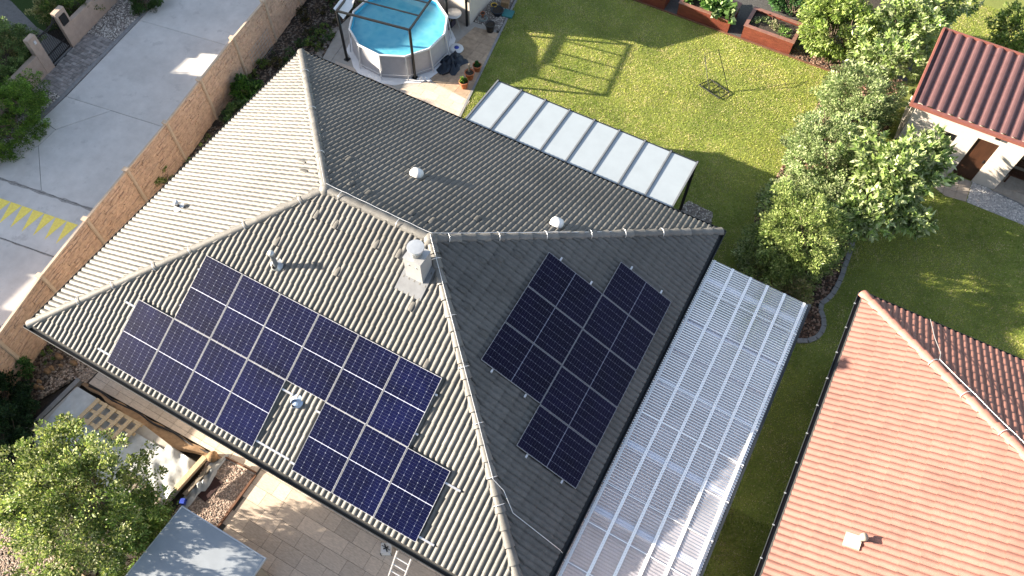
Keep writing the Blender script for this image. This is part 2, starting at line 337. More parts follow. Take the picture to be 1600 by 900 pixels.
# ------------------------------------------------------------------ lane (concrete slabs with open joints)
LE = [(-8.05, -6), (-8.10, 4.6), (-8.32, 7.77), (-8.84, 12.22), (-9.3, 15.2), (-10.2, 22)]
def lx(y):
    for (x1, y1), (x2, y2) in zip(LE, LE[1:]):
        if y1 <= y <= y2: return x1 + (x2 - x1) * (y - y1) / (y2 - y1)
def fx(y): # fence line
    P_ = [(-1.0, -4.6), (-1.03, -2.7), (-1.25, -.64), (-1.69, 1.42), (-2.02, 3.52), (-2.31, 5.55), (-2.58, 7.65), (-2.92, 9.7), (-3.27, 11.85), (-3.56, 13.95), (-3.9, 16.0), (-4.2, 18.1), (-4.5, 20.2)]
    for (x1, y1), (x2, y2) in zip(P_, P_[1:]):
        if y1 <= y <= y2: return x1 + (x2 - x1) * (y - y1) / (y2 - y1)
lane = thing('lane', 'x', 'x'); del lane['label']; del lane['category']; lane['kind'] = 'structure'
mb = MB(); mb.prism([(-8.05, -20), (0, -20), (0, -5), (fx(2) - .05, 2), (fx(14) - .05, 14), (fx(20) - .05, 20), (-5.4, 28), (-10.9, 28), (-8.84, 12.22), (-8.1, 4.6)], -.05, -.004); mb.obj('lane_base', 'crack', lane)
def jy(y0): return lambda x: y0 + .15 * (x + 3.6)        # joints lean with the lane
def slabp(pts, name='concrete_slab', top=.012):
    cx, cy = sum(p[0] for p in pts) / len(pts), sum(p[1] for p in pts) / len(pts)
    q = []
    for x, y in pts:
        d = hypot(x - cx, y - cy); q.append((x - (x - cx) / d * .012, y - (y - cy) / d * .012))
    mb_ = MB(); mb_.prism(q, -.03, top); mb_.obj(name, 'concrete', lane)
J4, J3, J2, J1, J0 = jy(2.55), jy(4.58), jy(8.56), jy(13.05), jy(17.5)
def rx(y): return fx(y) - .04
slabp([(-8.05, -5), (-1.05, -4.5), (rx(.6), .6), (rx(2.5), J4(rx(2.5))), (-8.07, J4(-8.07))])
slabp([(-8.07, J4(-8.07)), (rx(2.6), J4(rx(2.6))), (rx(4.6), J3(rx(4.6))), (-8.09, J3(-8.09))])
slabp([(-5.80, J3(-5.8)), (rx(4.6), J3(rx(4.6))), (rx(8.5), J2(rx(8.5))), (-6.39, J2(-6.39)), (-7.44, 6.50), (-7.40, 5.66)])
slabp([(-8.09, J3(-8.09)), (-5.80, J3(-5.8)), (-7.40, 5.66)]); slabp([(-8.09, J3(-8.09)), (-7.40, 5.66), (-7.44, 6.5), (-8.22, 6.6)])
slabp([(-8.22, 6.6), (-7.44, 6.5), (-6.39, J2(-6.39)), (-8.30, J2(-8.3))])
slabp([(-8.30, J2(-8.3)), (rx(8.6), J2(rx(8.6))), (rx(11), 11), (rx(13), J1(rx(13))), (-8.84, J1(-8.84))])
slabp([(-8.84, J1(-8.84)), (rx(13), J1(rx(13))), (rx(15), 15), (rx(17.5), J0(rx(17.5))), (-9.5, J0(-9.5))])
slabp([(-9.5, J0(-9.5)), (rx(17.5), J0(rx(17.5))), (-5.2, 27), (-10.6, 27)])
bx = [-3.73 - .436 * i for i in range(11)]
for i in range(10):
    x1, x0 = bx[i], bx[i + 1]; yb = lambda x: 3.84 + .15 * (x + 3.73)
    xm = (x0 + x1) / 2; mb = MB(); mb.prism([(x0 + .015, yb(x0)), (xm + .13, yb(xm) - .86), (x1 - .015, yb(x1))], -.01, .016); mb.obj('painted_triangle', 'yellow', lane)
for J_, w_ in ((J3, .10), (J4, .045)):
    mb = MB(); n = 26; vs = []; x0, x1 = -8.0, rx(4) - .1
    for i in range(n + 1):
        x = x0 + (x1 - x0) * i / n; a = w_ * (.6 + .4 * sin(i * 2.1) * cos(i * .7)); vs += [(x, J_(x) - a - .03, .0165), (x, J_(x) + a * .9 - .03, .0165)]
    mb.add(vs, [(2 * i, 2 * i + 2, 2 * i + 3, 2 * i + 1) for i in range(n)]); mb.obj('dirt_band', mat('lane_dirt', (.30, .29, .28), .9, .25, 14), lane)
    mb = MB(); vs = []
    for i in range(n + 1): x = x0 + (x1 - x0) * i / n; a = .006 + .004 * sin(i * 3.3); y = J_(x) - .02 + .012 * sin(i * 1.7); vs += [(x, y - a, .0205), (x, y + a, .0205)]
    mb.add(vs, [(2 * i, 2 * i + 2, 2 * i + 3, 2 * i + 1) for i in range(n)]); mb.obj('crack', 'crack', lane)
mb = MB()
for (x1, y1), (x2, y2) in zip(LE[1:], LE[2:]): mb.prism([(x1 - .16, y1), (x1, y1), (x2, y2), (x2 - .16, y2)], -.05, .03)
mb.prism([(-8.21, -6), (-8.05, -6), (-8.10, 4.6), (-8.26, 4.6)], -.05, .03); struct(mb.obj('kerb', 'kerb'))
# gravel strips and pavers
def wallx(y): return -9.56 - .15 * (y - 7.29)
G1 = [(wallx(-6), -6), (-8.2, -6), (-8.26, 4.6), (-8.5, 7.75), (wallx(7.8), 7.8)]
G2 = [(wallx(10.75), 10.75), (-8.85, 10.9), (-9.0, 12.3), (-9.5, 15.3), (-10.3, 22), (wallx(22), 22)]
def pebbles(name, polys, dens, size, cols, z=.005, ok=None):
    P = []
    for poly in polys:
        xs, ys = [p[0] for p in poly], [p[1] for p in poly]; A = (max(xs) - min(xs)) * (max(ys) - min(ys)); n = int(A * dens)
        x = rng.uniform(min(xs), max(xs), n); y = rng.uniform(min(ys), max(ys), n); k = inpoly(x, y, poly); P.append(np.stack([x[k], y[k]], 1))
    P = np.concatenate(P); n = len(P); s = size * rng.uniform(.5, 1.4, n)
    th = rng.uniform(0, 2 * pi, n); base = np.array([(1, 0, 0), (0, 1, 0), (-1, 0, 0), (0, -1, 0)], float)
    V = np.empty((n, 6, 3))
    for i in range(4):
        a = th + i * pi / 2 + rng.uniform(-.3, .3, n); rr = s * rng.uniform(.7, 1.2, n)
        V[:, i] = np.stack([P[:, 0] + cos_(a) * rr, P[:, 1] + sin_(a) * rr, np.full(n, z) + s * .2], 1)
    V[:, 4] = np.stack([P[:, 0], P[:, 1], z + s * rng.uniform(.6, 1, n)], 1); V[:, 5] = np.stack([P[:, 0], P[:, 1], np.full(n, z - .01)], 1)
    T = np.array([(0, 1, 4), (1, 2, 4), (2, 3, 4), (3, 0, 4)]); F = (np.arange(n)[:, None, None] * 6 + T).reshape(-1, 3)
    K = np.array(cols)[rng.integers(0, len(cols), n)] * rng.uniform(.7, 1.3, (n, 1))
    o = soup(name, V.reshape(-1, 3), F, np.repeat(K, 6, 0), 'pebble', k=3); o['kind'] = 'stuff'; return o
cos_, sin_ = np.cos, np.sin
GREY = [(.35, .31, .28), (.5, .46, .42), (.22, .19, .17), (.14, .12, .11), (.6, .56, .5)]
for i, g in enumerate((G1, G2)): sheet('gravel_bed', g, .002, 'gravelbase')
stuff(pebbles('gravel', [G1, G2], 700, .035, GREY), 'grey and cream gravel between the lane kerb and the tan garden walls', 'gravel')
pav = thing('paved_entrance', 'x', 'x'); del pav['label']; del pav['category']; pav['kind'] = 'structure'
PV = [(wallx(7.8), 7.8), (-8.5, 7.75), (-8.85, 10.9), (wallx(10.75), 10.75)]
mb = MB(); mb.prism(PV, -.05, .0); mb.obj('paving_bed', 'crack', pav)
y = 7.75; n = 0; big = MB()
while y < 10.9:
    x = -10.1 + random.uniform(-.1, .1)
    while x < -8.4:
        w_ = random.choice((.12, .16, .2)); q = clip([(x, y), (x + w_ - .012, y), (x + w_ - .012, y + .13), (x, y + .13)], PV)
        if len(q) > 2 and area(q) > .004: mb = MB(); mb.prism(q, -.02, .018 + random.uniform(0, .01)); mb.obj('paving_stone', 'paver', pav); n += 1
        x += w_
    y += .142

# ------------------------------------------------------------------ slab fields
def slabs(parent, name, poly, x0, y0, wx, wy, nx, ny, mt, z=.02, bond=.5, mixw=False, gap=.008, jit=.002):
    for j in range(ny):
        x = x0 + (bond * wx if j % 2 else 0) + (random.uniform(-.15, .15) if mixw else 0); y = y0 + j * wy; i = 0
        while i < nx:
            ww = random.choice((wx, wx * 1.25, wx * .7)) if mixw else wx
            q = clip([(x + gap / 2, y + gap / 2), (x + ww - gap / 2, y + gap / 2), (x + ww - gap / 2, y + wy - gap / 2), (x + gap / 2, y + wy - gap / 2)], poly)
            if len(q) > 2 and area(q) > .004: mb_ = MB(); mb_.prism(q, -.03, z + random.uniform(0, jit)); mb_.obj(name, mt, parent)
            x += ww; i += 1
patio = thing('patio', 'x', 'x'); del patio['label']; del patio['category']; patio['kind'] = 'structure'
PT = [(6.53, .6), (6.53, .07), (6.62, -.6), (6.75, -3.9), (13.6, -3.9), (13.6, .6)]
PTc = [(6.56, .6), (6.60, -3.9), (13.6, -3.9), (13.6, .6)]
mb = MB(); mb.prism([(.6, .7), (.6, -.17), (6.53, .0), (6.58, -9), (16, -9), (16, .7)][::1], -.05, .006); mb.obj('paving_bed', 'crack', patio)
slabs(patio, 'paving_slab', [(6.56, .6), (6.60, -3.9), (13.6, -3.9), (13.6, .6)], 6.3, -3.9, .56, .41, 16, 11, 'slab', mixw=True)
slabs(patio, 'paving_slab', [(.62, -.16), (6.5, .0), (6.5, .6), (.62, .6)], .6, -.45, .5, .52, 13, 2, 'slab', bond=0)
mb = MB(); mb.prism([(.6, .58), (L - .5, .58), (L - .5, .7), (.6, .7)], -.05, .012); mb.obj('edge_strip', 'kerb', patio)
# pool terrace
pt = thing('pool_terrace', 'x', 'x'); del pt['label']; del pt['category']; pt['kind'] = 'structure'
mb = MB(); mb.prism([(-1.33, 13.75), (2.2, 13.0), (4.72, 13.0), (4.62, 14.2), (3.55, 18.75), (2.6, 18.7), (-1.8, 18.4), (-1.9, 15.9)], -.05, .012); mb.obj('concrete_base', 'concrete2', pt)
slabs(pt, 'tan_slab', [(2.75, 15.1), (4.5, 14.95), (3.72, 18.6), (2.72, 18.45), (2.55, 17.2)], 2.4, 14.9, .48, .48, 5, 8, 'slabtan', z=.024, bond=.0)
slabs(pt, 'pale_slab', [(2.0, 14.15), (2.3, 13.95), (4.62, 13.95), (4.56, 14.92), (2.75, 15.05)], 1.9, 13.9, .62, .37, 5, 3, 'slab', z=.022, bond=.5)
slabs(pt, 'pale_slab', [(-.9, 14.2), (-.6, 13.2), (2.0, 13.2), (2.0, 14.1), (.5, 14.25)], -1.0, 13.2, .5, .37, 7, 3, 'slab', z=.02, bond=.5)
slabs(pt, 'brick', [(3.85, 13.1), (4.72, 13.1), (4.70, 13.72), (3.9, 13.75)], 3.8, 13.1, .11, .22, 9, 4, 'brick', z=.02, bond=0.)
mb = MB(); mb.prism([(4.62, 13.9), (4.70, 13.92), (3.30, 21.2), (3.20, 21.2)], -.05, .03); mb.obj('edge_stone', 'kerb', pt)
GP = [(-.5, 12.2), (3.85, 12.2), (3.8, 13.35), (2.2, 13.6), (-.3, 13.2)]
GQ = [(2.55, 18.72), (3.66, 18.72), (3.15, 21.2), (2.3, 21.2)]; GT = [(4.75, 11.9), (14.85, 11.9), (14.6, 13.0), (14.2, 14.55), (13.3, 14.6), (12.9, 13.3), (4.75, 13.3)]
for g in (GP, GQ, GT): sheet('gravel_bed', g, .016, 'gravelbase')
GSH = [(21.62, 19.25), (23.4, 19.22), (26, 19.05), (26, 19.55), (23.4, 20.0), (22.4, 20.22), (21.6, 20.25)]
sheet('gravel_bed', GSH, .010, mat('pale_gravel', (.42, .42, .42), .9, .35, 60, 1., 70))
stuff(pebbles('gravel', [GP, GQ, GT], 700, .028, GREY, z=.018), 'grey gravel strip along the dark roofed house and beside the pool terrace', 'gravel')
stuff(pebbles('gravel', [GSH], 900, .03, [(.5, .5, .5), (.62, .6, .58), (.35, .35, .36)], z=.012), 'pale gravel strip in front of the small white outbuilding', 'gravel')
GM = [(5.1, -.05), (6.5, .02), (6.55, -4.5), (5.4, -4.5), (5.25, -1.2)]
sheet('gravel_bed', GM, .008, 'gravelbase')
stuff(pebbles('gravel', [GM], 1500, .022, [(.42, .33, .28), (.55, .45, .38), (.25, .18, .15), (.36, .27, .22)], z=.01), 'pinkish brown gravel between the bare timber platform and the patio slabs', 'gravel')
GL = [(-.35, .6), (.6, .6), (.55, -.2), (.1, -.25), (-.2, -1.0), (-.45, -1.1), (-.5, -.2)]
sheet('gravel_bed', GL, .006, 'gravelbase')
stuff(pebbles('gravel', [GL, [(1.5, -4.1), (3.4, -3.9), (4.6, -3.95), (4.8, -6), (1, -6)]], 1100, .024, [(.45, .34, .27), (.3, .22, .17), (.5, .42, .34)], z=.01), 'reddish gravel around the near left corner below the roof', 'gravel')
mb = MB(); mb.prism([(6.50, .02), (6.56, .02), (6.60, -4.0), (6.54, -4.0)], -.05, .07); mb.prism([(5.5, .03), (6.5, .09), (6.5, .05), (5.5, -.01)], -.05, .07); tag(mb.obj('edging_board', 'brownedge'), 'brown edging board between the reddish gravel and patio slabs', 'edging')
mb = MB()
for x, y in ((17.92, 11.17), (18.2, 11.25), (18.49, 11.41), (18.68, 11.64), (18.76, 11.89), (18.76, 12.15), (18.66, 12.42), (18.5, 12.64), (18.46, 12.9), (18.58, 13.15), (18.66, 13.4), (18.7, 13.7), (18.72, 14.0), (18.72, 14.3), (18.7, 14.6), (18.7, 14.9), (18.69, 15.2), (18.69, 15.5), (18.62, 15.8), (18.52, 16.1), (17.62, 11.14), (17.3, 11.25), (17.02, 11.45)): pass
edge = tag(thing('bed_edging', 'curved line of grey edging stones round the shrub bed by the clear roof', 'edging'), 'curved line of grey edging stones round the shrub bed by the clear roof', 'edging')
ep = [(16.4, 12.0), (16.7, 11.72), (17.02, 11.45), (17.3, 11.25), (17.62, 11.14), (17.92, 11.17), (18.2, 11.25), (18.49, 11.41), (18.68, 11.64), (18.76, 11.89), (18.76, 12.15), (18.66, 12.42), (18.5, 12.64), (18.46, 12.9), (18.58, 13.15), (18.66, 13.4), (18.7, 13.7), (18.72, 14.0), (18.72, 14.3), (18.7, 14.6), (18.7, 14.9), (18.69, 15.2), (18.69, 15.5), (18.62, 15.8), (18.52, 16.1)]
for a, b in zip(ep, ep[1:]):
    mb = MB(); d = Vector((b[0] - a[0], b[1] - a[1], 0)); mb.bar((a[0], a[1], .025), (b[0] - d.x * .06, b[1] - d.y * .06, .025), .15, .06); mb.obj('edging_stone', 'kerb', edge)
# brown edge along lawn top
mb = MB(); mb.prism([(3.05, 23.03), (18.3, 23.03), (18.3, 23.08), (3.05, 23.08)], -.05, .05); tag(mb.obj('lawn_edging', 'brownedge'), 'thin brown edging strip along the far side of the lawn below the planters', 'edging')

# ================================================================== ROOFS
def face_frames(x0, y0, x1, y1, ez):
    lx_, ly_ = x1 - x0, y1 - y0
    return {'CD': (Vector((x0, y0, ez)), Vector((1, 0, 0)), Vector((0, CA_, SA_)), lx_), 'BD': (Vector((x1, y0, ez)), Vector((0, 1, 0)), Vector((-CA_, 0, SA_)), ly_),
            'AB': (Vector((x1, y1, ez)), Vector((-1, 0, 0)), Vector((0, -CA_, SA_)), lx_), 'AC': (Vector((x0, y1, ez)), Vector((0, -1, 0)), Vector((CA_, 0, SA_)), ly_)}
def tile_profile(u, pitch, amp):
    t = (u / pitch) % 1.0; k = .84
    t2 = (t + (1 - k) / 2) % 1.0
    if t2 < 1 - k: return 0.
    s_ = (t2 - (1 - k)) / k
    return amp * sin(pi * s_) ** .6
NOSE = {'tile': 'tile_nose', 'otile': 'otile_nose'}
def build_tiles(parent, frames, S_, mt, TW, TL, amp, pitch, nvis, umax=None, name='roof_tile', skip=None, lift=.038, nseg=14):
    us = [TW * i / nseg for i in range(nseg + 1)]; hs = [tile_profile(u + 1e-4, pitch, amp) for u in us]
    def tv(u0, v0, clampf=None):
        vs = []
        for v, dz in ((v0 + TL + .03, .004), (v0, lift), (v0, lift), (v0, lift - .021)):
            for u, h in zip(us, hs):
                uu, vv = u0 + u, v
                if clampf: uu, vv = clampf(uu, vv)
                vs.append((uu, vv, h + dz))
        return vs
    n = nseg + 1; fs = []
    for i in range(nseg): fs.append((i + n, i + 1 + n, i + 1, i)); fs.append((i + 3 * n, i + 1 + 3 * n, i + 1 + 2 * n, i + 2 * n))
    smf = [i % 2 == 0 for i in range(len(fs))]
    full = []; part = []
    for fn, (O, U, V, ln) in frames.items():
        Nn = U.cross(V); nrow = int(math.ceil((S_ - .05) / TL)); umx = ln
        for j in range(nrow):
            v0 = .05 + j * TL; vtop = min(v0 + TL, S_); ulo0, uhi0 = v0 * CA_, ln - v0 * CA_; ulo1, uhi1 = vtop * CA_, ln - vtop * CA_
            i0 = int(ulo0 // TW); i1 = int(uhi0 // TW)
            for i in range(i0, i1 + 1):
                u0 = i * TW
                if u0 + TW < ulo0 or u0 > uhi0: continue
                inside = u0 >= ulo1 - .02 and u0 + TW <= uhi1 + .02 and v0 + TL <= S_
                P = O + U * (u0 + TW / 2) + V * (v0 + TL / 2)
                if skip and skip(fn, u0 + TW / 2, v0 + TL / 2): hidden = True
                else: hidden = False
                if umax and not umax(P): continue
                d = P - CAM; q = [d.dot(Vector(r)) for r in RR]; sx, sy = 800 + 1216 * q[0] / q[2], 450 + 1216 * q[1] / q[2]
                vis = 8 < sx < 1592 and 8 < sy < 892 and not hidden
                score = abs(Nn.dot(d.normalized())) / d.length_squared
                (full if inside and vis else part).append((score, fn, u0, v0, inside))
    full.sort(reverse=True); part += full[nvis:]; full = full[:nvis]
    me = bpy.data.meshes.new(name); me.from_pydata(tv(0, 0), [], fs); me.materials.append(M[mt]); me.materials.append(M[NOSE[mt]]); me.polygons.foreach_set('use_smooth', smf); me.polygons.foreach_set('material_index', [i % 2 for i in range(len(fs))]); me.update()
    for sc, fn, u0, v0, _ in full:
        O, U, V, ln = frames[fn]; Nn = U.cross(V); p = O + U * u0 + V * v0 + Nn * random.uniform(0, .003)
        tw = random.uniform(-.003, .003); U2 = (U + V * tw).normalized(); V2 = (V - U * tw).normalized()
        inst(name, me, parent, Matrix(((U2.x, V2.x, Nn.x, p.x), (U2.y, V2.y, Nn.y, p.y), (U2.z, V2.z, Nn.z, p.z), (0, 0, 0, 1))))
    mb_ = MB()
    for sc, fn, u0, v0, ins in part:
        O, U, V, ln = frames[fn]; Nn = U.cross(V)
        cf = None
        if not ins:
            def cf(u, v):
                v = min(v, S_); lo, hi = v * CA_, ln - v * CA_; return min(max(u, lo), hi), v
        dz = random.uniform(0, .003)
        k = len(mb_.v); mb_.v += [tuple(O + U * a + V * b + Nn * (c + dz)) for a, b, c in tv(u0, v0, cf)]
        mb_.f += [tuple(i + k for i in f) for f in fs]; mb_.sm += smf
    o = mb_.obj(name + 's', mt, parent, base=(0, 0, 0)); o['kind'] = 'stuff'
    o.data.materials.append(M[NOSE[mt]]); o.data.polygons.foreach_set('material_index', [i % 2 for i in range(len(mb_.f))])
def ridge_line(parent, a, b, r, mt, step=.37, name='ridge_tile', start=0.):
    a, b = Vector(a), Vector(b); d = b - a; n = int(d.length / step); st = d.length / n; t = d.normalized()
    side = t.cross(Vector((0, 0, 1))).normalized(); up = side.cross(t)
    def cap(ro, ri):
        mb_ = MB(); vs = []; ns = 10
        for x, rr in ((0, ro), (st + .035, ri), (0, ro - .035)):
            for k in range(ns + 1):
                an = pi * k / ns; vs.append((x, -cos(an) * rr, sin(an) * rr * .85 - .03))
        m_ = ns + 1; fs = []
        for k in range(ns): fs.append((k, k + 1, m_ + k + 1, m_ + k)); 
        mb_.add(vs, [tuple(reversed(f)) for f in fs], True); mb_.add([vs[k] for k in range(m_)] + [vs[2 * m_ + k] for k in range(m_)], [(k, k + 1, m_ + k + 1, m_ + k) for k in range(ns)])
        return mb_
    me = cap(r * 1.08, r * .76).mesh(name, mt)
    for i in range(n):
        p = a + t * (st * i); w_ = random.uniform(-.012, .012)
        X = (t + side * w_).normalized(); Y = (Vector((0, 0, 1)).cross(X)).normalized(); Z = X.cross(Y)
        inst(name, me, parent, Matrix(((X.x, Y.x, Z.x, p.x), (X.y, Y.y, Z.y, p.y), (X.z, Y.z, Z.z, p.z), (0, 0, 0, 1))))
def deck(parent, x0, y0, x1, y1, ez, h, half, mt='under', dz=-.03, name='roof'):
    A_, B_, C_, D_ = (x0, y1, ez), (x1, y1, ez), (x0, y0, ez), (x1, y0, ez); r1, r2 = (x0 + half, (y0 + y1) / 2, ez + h), (x1 - half, (y0 + y1) / 2, ez + h)
    mb_ = MB()
    T = lambda p, e=dz: (p[0], p[1], p[2] + e)
    for f in ((C_, D_, r2, r1), (D_, B_, r2), (B_, A_, r1, r2), (A_, C_, r1)): mb_.quad(*[T(p) for p in f])
    mb_.quad(T(A_, -.16), T(B_, -.16), T(D_, -.16), T(C_, -.16))
    for a, b in ((A_, C_), (C_, D_), (D_, B_), (B_, A_)): mb_.quad(T(a, -.16), T(b, -.16), T(b), T(a))
    return mb_.obj(name, mt, parent, base=(0, 0, 0))
def gutter(parent, x0, y0, x1, y1, z, r, mt):
    for i, (a, b, n_) in enumerate((((x0, y0), (x1, y0), (0, -1)), ((x1, y0), (x1, y1), (1, 0)), ((x1, y1), (x0, y1), (0, 1)), ((x0, y1), (x0, y0), (-1, 0)))):
        mb_ = MB(); vs = []; ns = 8
        for p in (a, b):
            ext = .06
            dx, dy = (b[0] - a[0]), (b[1] - a[1]); l_ = hypot(dx, dy); s_ = -ext if p is a else ext
            for k in range(ns + 1):
                an = pi * k / ns; o_ = -cos(an) * r; vs.append((p[0] + n_[0] * o_ + dx / l_ * s_, p[1] + n_[1] * o_ + dy / l_ * s_, z - sin(an) * r))
        m_ = ns + 1; mb_.add(vs, [(k, k + 1, m_ + k + 1, m_ + k) for k in range(ns)], True)
        o_ = r; mb_.tube([(a[0] + n_[0] * o_ - dx / l_ * .06, a[1] + n_[1] * o_ - dy / l_ * .06, z), (b[0] + n_[0] * o_ + dx / l_ * .06, b[1] + n_[1] * o_ + dy / l_ * .06, z)], .014, 6)
        mb_.obj('gutter', mt, parent, base=(0, 0, 0))

# ------------------------------------------------------------------ main house
CA_, SA_ = CA, SA
FR = face_frames(0, 0, L, W, EZ)
def FP(f, u, v, n=0.):
    O, U, V, ln = FR[f]; return O + U * u + V * v + U.cross(V) * n
house = thing('bungalow', 'large house in the middle with a dark grey hipped tile roof carrying solar panels', 'house', (0, 0, 0))
mb = MB()
for c, d in (((L / 2, .7, 1.3), (L - 1.2, .2, 2.6)), ((L / 2, W - .7, 1.3), (L - 1.2, .2, 2.6)), ((.7, W / 2, 1.3), (.2, W - 1.62, 2.6)), ((L - .7, W / 2, 1.3), (.2, W - 1.62, 2.6))): mb.box(c, d)
mb.obj('wall', 'plaster', house)
roof = deck(house, 0, 0, L, W, EZ, H, W / 2)
PANELS = [('CD', 3.84, 2.002, 6, 0), ('CD', 2.686, .228, 4, 0), ('CD', 8.439, .233, 3, 0), ('BD', 4.145, 2.214, 3, 1), ('BD', 2.972, .441, 5, 1)]
PW, PL, PG = 1.134, 1.762, .02
def under_panel(f, u, v):
    for (pf, u0, v0, n, _) in PANELS:
        if pf == f and u0 - .05 < u < u0 + n * (PW + PG) and v0 + .15 < v < v0 + PL - .1: return True
    return False
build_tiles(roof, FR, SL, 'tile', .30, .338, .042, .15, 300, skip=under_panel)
R1, R2 = (W / 2, W / 2, EZ + H + .02), (L - W / 2, W / 2, EZ + H + .02)
for c_, r_ in (((0, 0), R1), ((0, W), R1), ((L, 0), R2), ((L, W), R2)):
    ridge_line(roof, (c_[0], c_[1], EZ + .03), r_, .125, 'ridge')
ridge_line(roof, R1, R2, .125, 'ridge')
for r_ in (R1, R2):
    mb = MB(); mb.lathe([(.0, .11), (.08, .10), (.15, .05), (.18, -.04)], (r_[0], r_[1], r_[2] - .01), 14); mb.obj('ridge_cap', 'ridge', roof, base=(0, 0, 0))
gutter(house, -.035, -.035, L + .035, W + .035, EZ - .03, .075, 'gutter')
mb = MB(); mb.box((L / 2, -.008, EZ - .13), (L, .02, .14)); mb.box((L / 2, W + .008, EZ - .13), (L, .02, .14)); mb.box((-.008, W / 2, EZ - .13), (.02, W + .04, .14)); mb.box((L + .008, W / 2, EZ - .13), (.02, W + .04, .14)); mb.obj('fascia', 'gutter', house)
# raised vent tiles
for f, pts in {'AB': [(9.41, 4.94), (8.63, 5.94), (8.07, 6.0), (6.79, 6.02), (6.25, 5.9), (5.48, 4.96)], 'AC': [(5.08, 4.91), (5.42, 5.28)],
               'CD': [(6.03, 5.88), (6.61, 5.87), (5.39, 4.86), (7.79, 5.87), (8.42, 5.9), (9.3, 4.91), (10.25, 3.87), (7.2, 4.86)], 'BD': [(6.25, 5.25), (6.57, 4.93), (5.32, 5.25), (5.04, 4.93), (4.74, 4.25), (7.0, 4.6)]}.items():
    for u, v in pts:
        mb = MB(); vs = []
        for v_, hh in ((v - .11, .078), (v, .072), (v + .13, .03)):
            for uu, k in ((-.07, 0), (-.062, .8), (-.03, 1), (.03, 1), (.062, .8), (.07, 0)): vs.append(FP(f, u + uu, v_, .02 + hh * k if k else .02))
        fs = [(r_ * 6 + k, r_ * 6 + k + 1, (r_ + 1) * 6 + k + 1, (r_ + 1) * 6 + k) for r_ in range(2) for k in range(5)]
        mb.add(vs, fs, True); mb.add([vs[k] for k in range(6)], [(5, 4, 3, 2, 1, 0)]); mb.obj('vent_tile', 'ventcap' if f != 'AC' else 'tile', roof, base=(0, 0, 0))
# lightning conductor on the ridges with clamps
lc = thing('lightning_conductor', 'thin bright lightning wire clipped along the ridges of the grey roof', 'lightning wire', (R2[0], R2[1], R2[2]))
up = Vector((0, 0, .17)); mb = MB()
def wire(a, b, sag=.0, n=24, off=Vector((0, 0, 0))):
    a, b = Vector(a), Vector(b); pts = []
    for i in range(n + 1):
        t = i / n; p = a.lerp(b, t) + off; p.z -= sag * abs(sin(t * pi * 5)) ; pts.append(p)
    return pts
E_ = lambda x, y: Vector((x, y, EZ + .03))
hipB = (Vector(R2) + up, E_(L - .35, W - .35) + up * .8); hipD = (Vector(R2) + up, E_(L - 2.05, 2.05) + Vector((0, 0, .99)) + up * .8)
mb.tube(wire(*hipB, .02, off=Vector((.0, .05, 0))), .008, 5); mb.tube(wire(Vector(R1) + up, Vector(R2) + up, .02, off=Vector((0, .06, -.02))), .008, 5)
dend = Vector(FP('BD', 2.2, 1.98)); hp = Vector(R2).lerp(Vector((L, 0, EZ)), .66) + up
mb.tube(wire(Vector(R2) + up, hp, .02), .008, 5)
mb.tube([hp, FP('BD', 1.95, 1.95, .12), FP('BD', 1.66, 1.5, .11), FP('BD', 1.64, 1.0, .10), FP('BD', 1.6, .1, .09), FP('BD', 1.6, -.03, .0)], .008, 5)
mb.tube(wire(Vector(R1) + up, E_(5.0, W - 5.0) + Vector((0, 0, 2.42)) + up, .02), .008, 5)
mb.obj('wire', 'alu', lc)
def clampon(a, b, ts, rad=.135):
    a, b = Vector(a), Vector(b); t = (b - a).normalized(); s_ = t.cross(Vector((0, 0, 1))).normalized(); u_ = s_.cross(t)
    for k in ts:
        p = a.lerp(b, k); mb_ = MB(); mb_.tube([p + s_ * (-cos(an) * rad) + u_ * (sin(an) * rad * .95 - .015) for an in [pi * j / 10 for j in range(11)]], .009, 5); mb_.obj('clamp', 'alu', lc)
clampon(R2, (L, W, EZ + .03), (.05, .2, .35, .5, .62, .76)); clampon(R2, (L, 0, EZ + .03), (.06, .22, .36, .51, .65, .72)); clampon(R1, R2, (.15, .7)); clampon(R1, (0, 0, EZ + .03), (.08, .26, .44, .56, .7, .82)); clampon(R1, (0, W, EZ + .03), (.2, .5, .8))
# chimney
def yaw_box(mb_, c, d): mb_.box(c, d)
cx, cy = 9.06, 5.15; zc = EZ + cy * tan(AL)
ch = thing('chimney', 'white metal clad chimney with a round cap beside the ridge of the grey roof', 'chimney', (cx, cy, zc))
mb = MB(); mb.box((cx, cy, zc + .22), (.46, .44, 1.04)); mb.obj('stack', 'chim', ch)
mb = MB(); mb.box((cx, cy, zc + .75), (.48, .46, .03)); mb.obj('cover_plate', 'chim', ch)
mb = MB(); mb.lathe([(.0, .0), (.13, .0), (.13, .16), (.16, .17), (.16, .2), (.0, .2)], (cx, cy, zc + .765)); mb.obj('flue', 'galv', ch)
mb = MB(); mb.lathe([(.0, -.012), (.195, -.012), (.205, .0), (.20, .015), (.12, .02), (.0, .021)], (cx, cy, zc + 1.06), 28, False); mb.obj('flue_cap', 'metal', ch)
mb = MB()
for k in range(4): a = k * pi / 2 + .5; mb.tube([(cx + .16 * cos(a), cy + .16 * sin(a), zc + .90), (cx + .18 * cos(a), cy + .18 * sin(a), zc + 1.06)], .01, 5)
mb.obj('cap_strut', 'galv', ch)
mb = MB(); q = [FP('CD', cx - .36, 5.0 + .12, .075), FP('CD', cx + .36, 5.0 + .12, .075), FP('CD', cx + .36, 5.98, .075), FP('CD', cx - .36, 5.98, .075)]
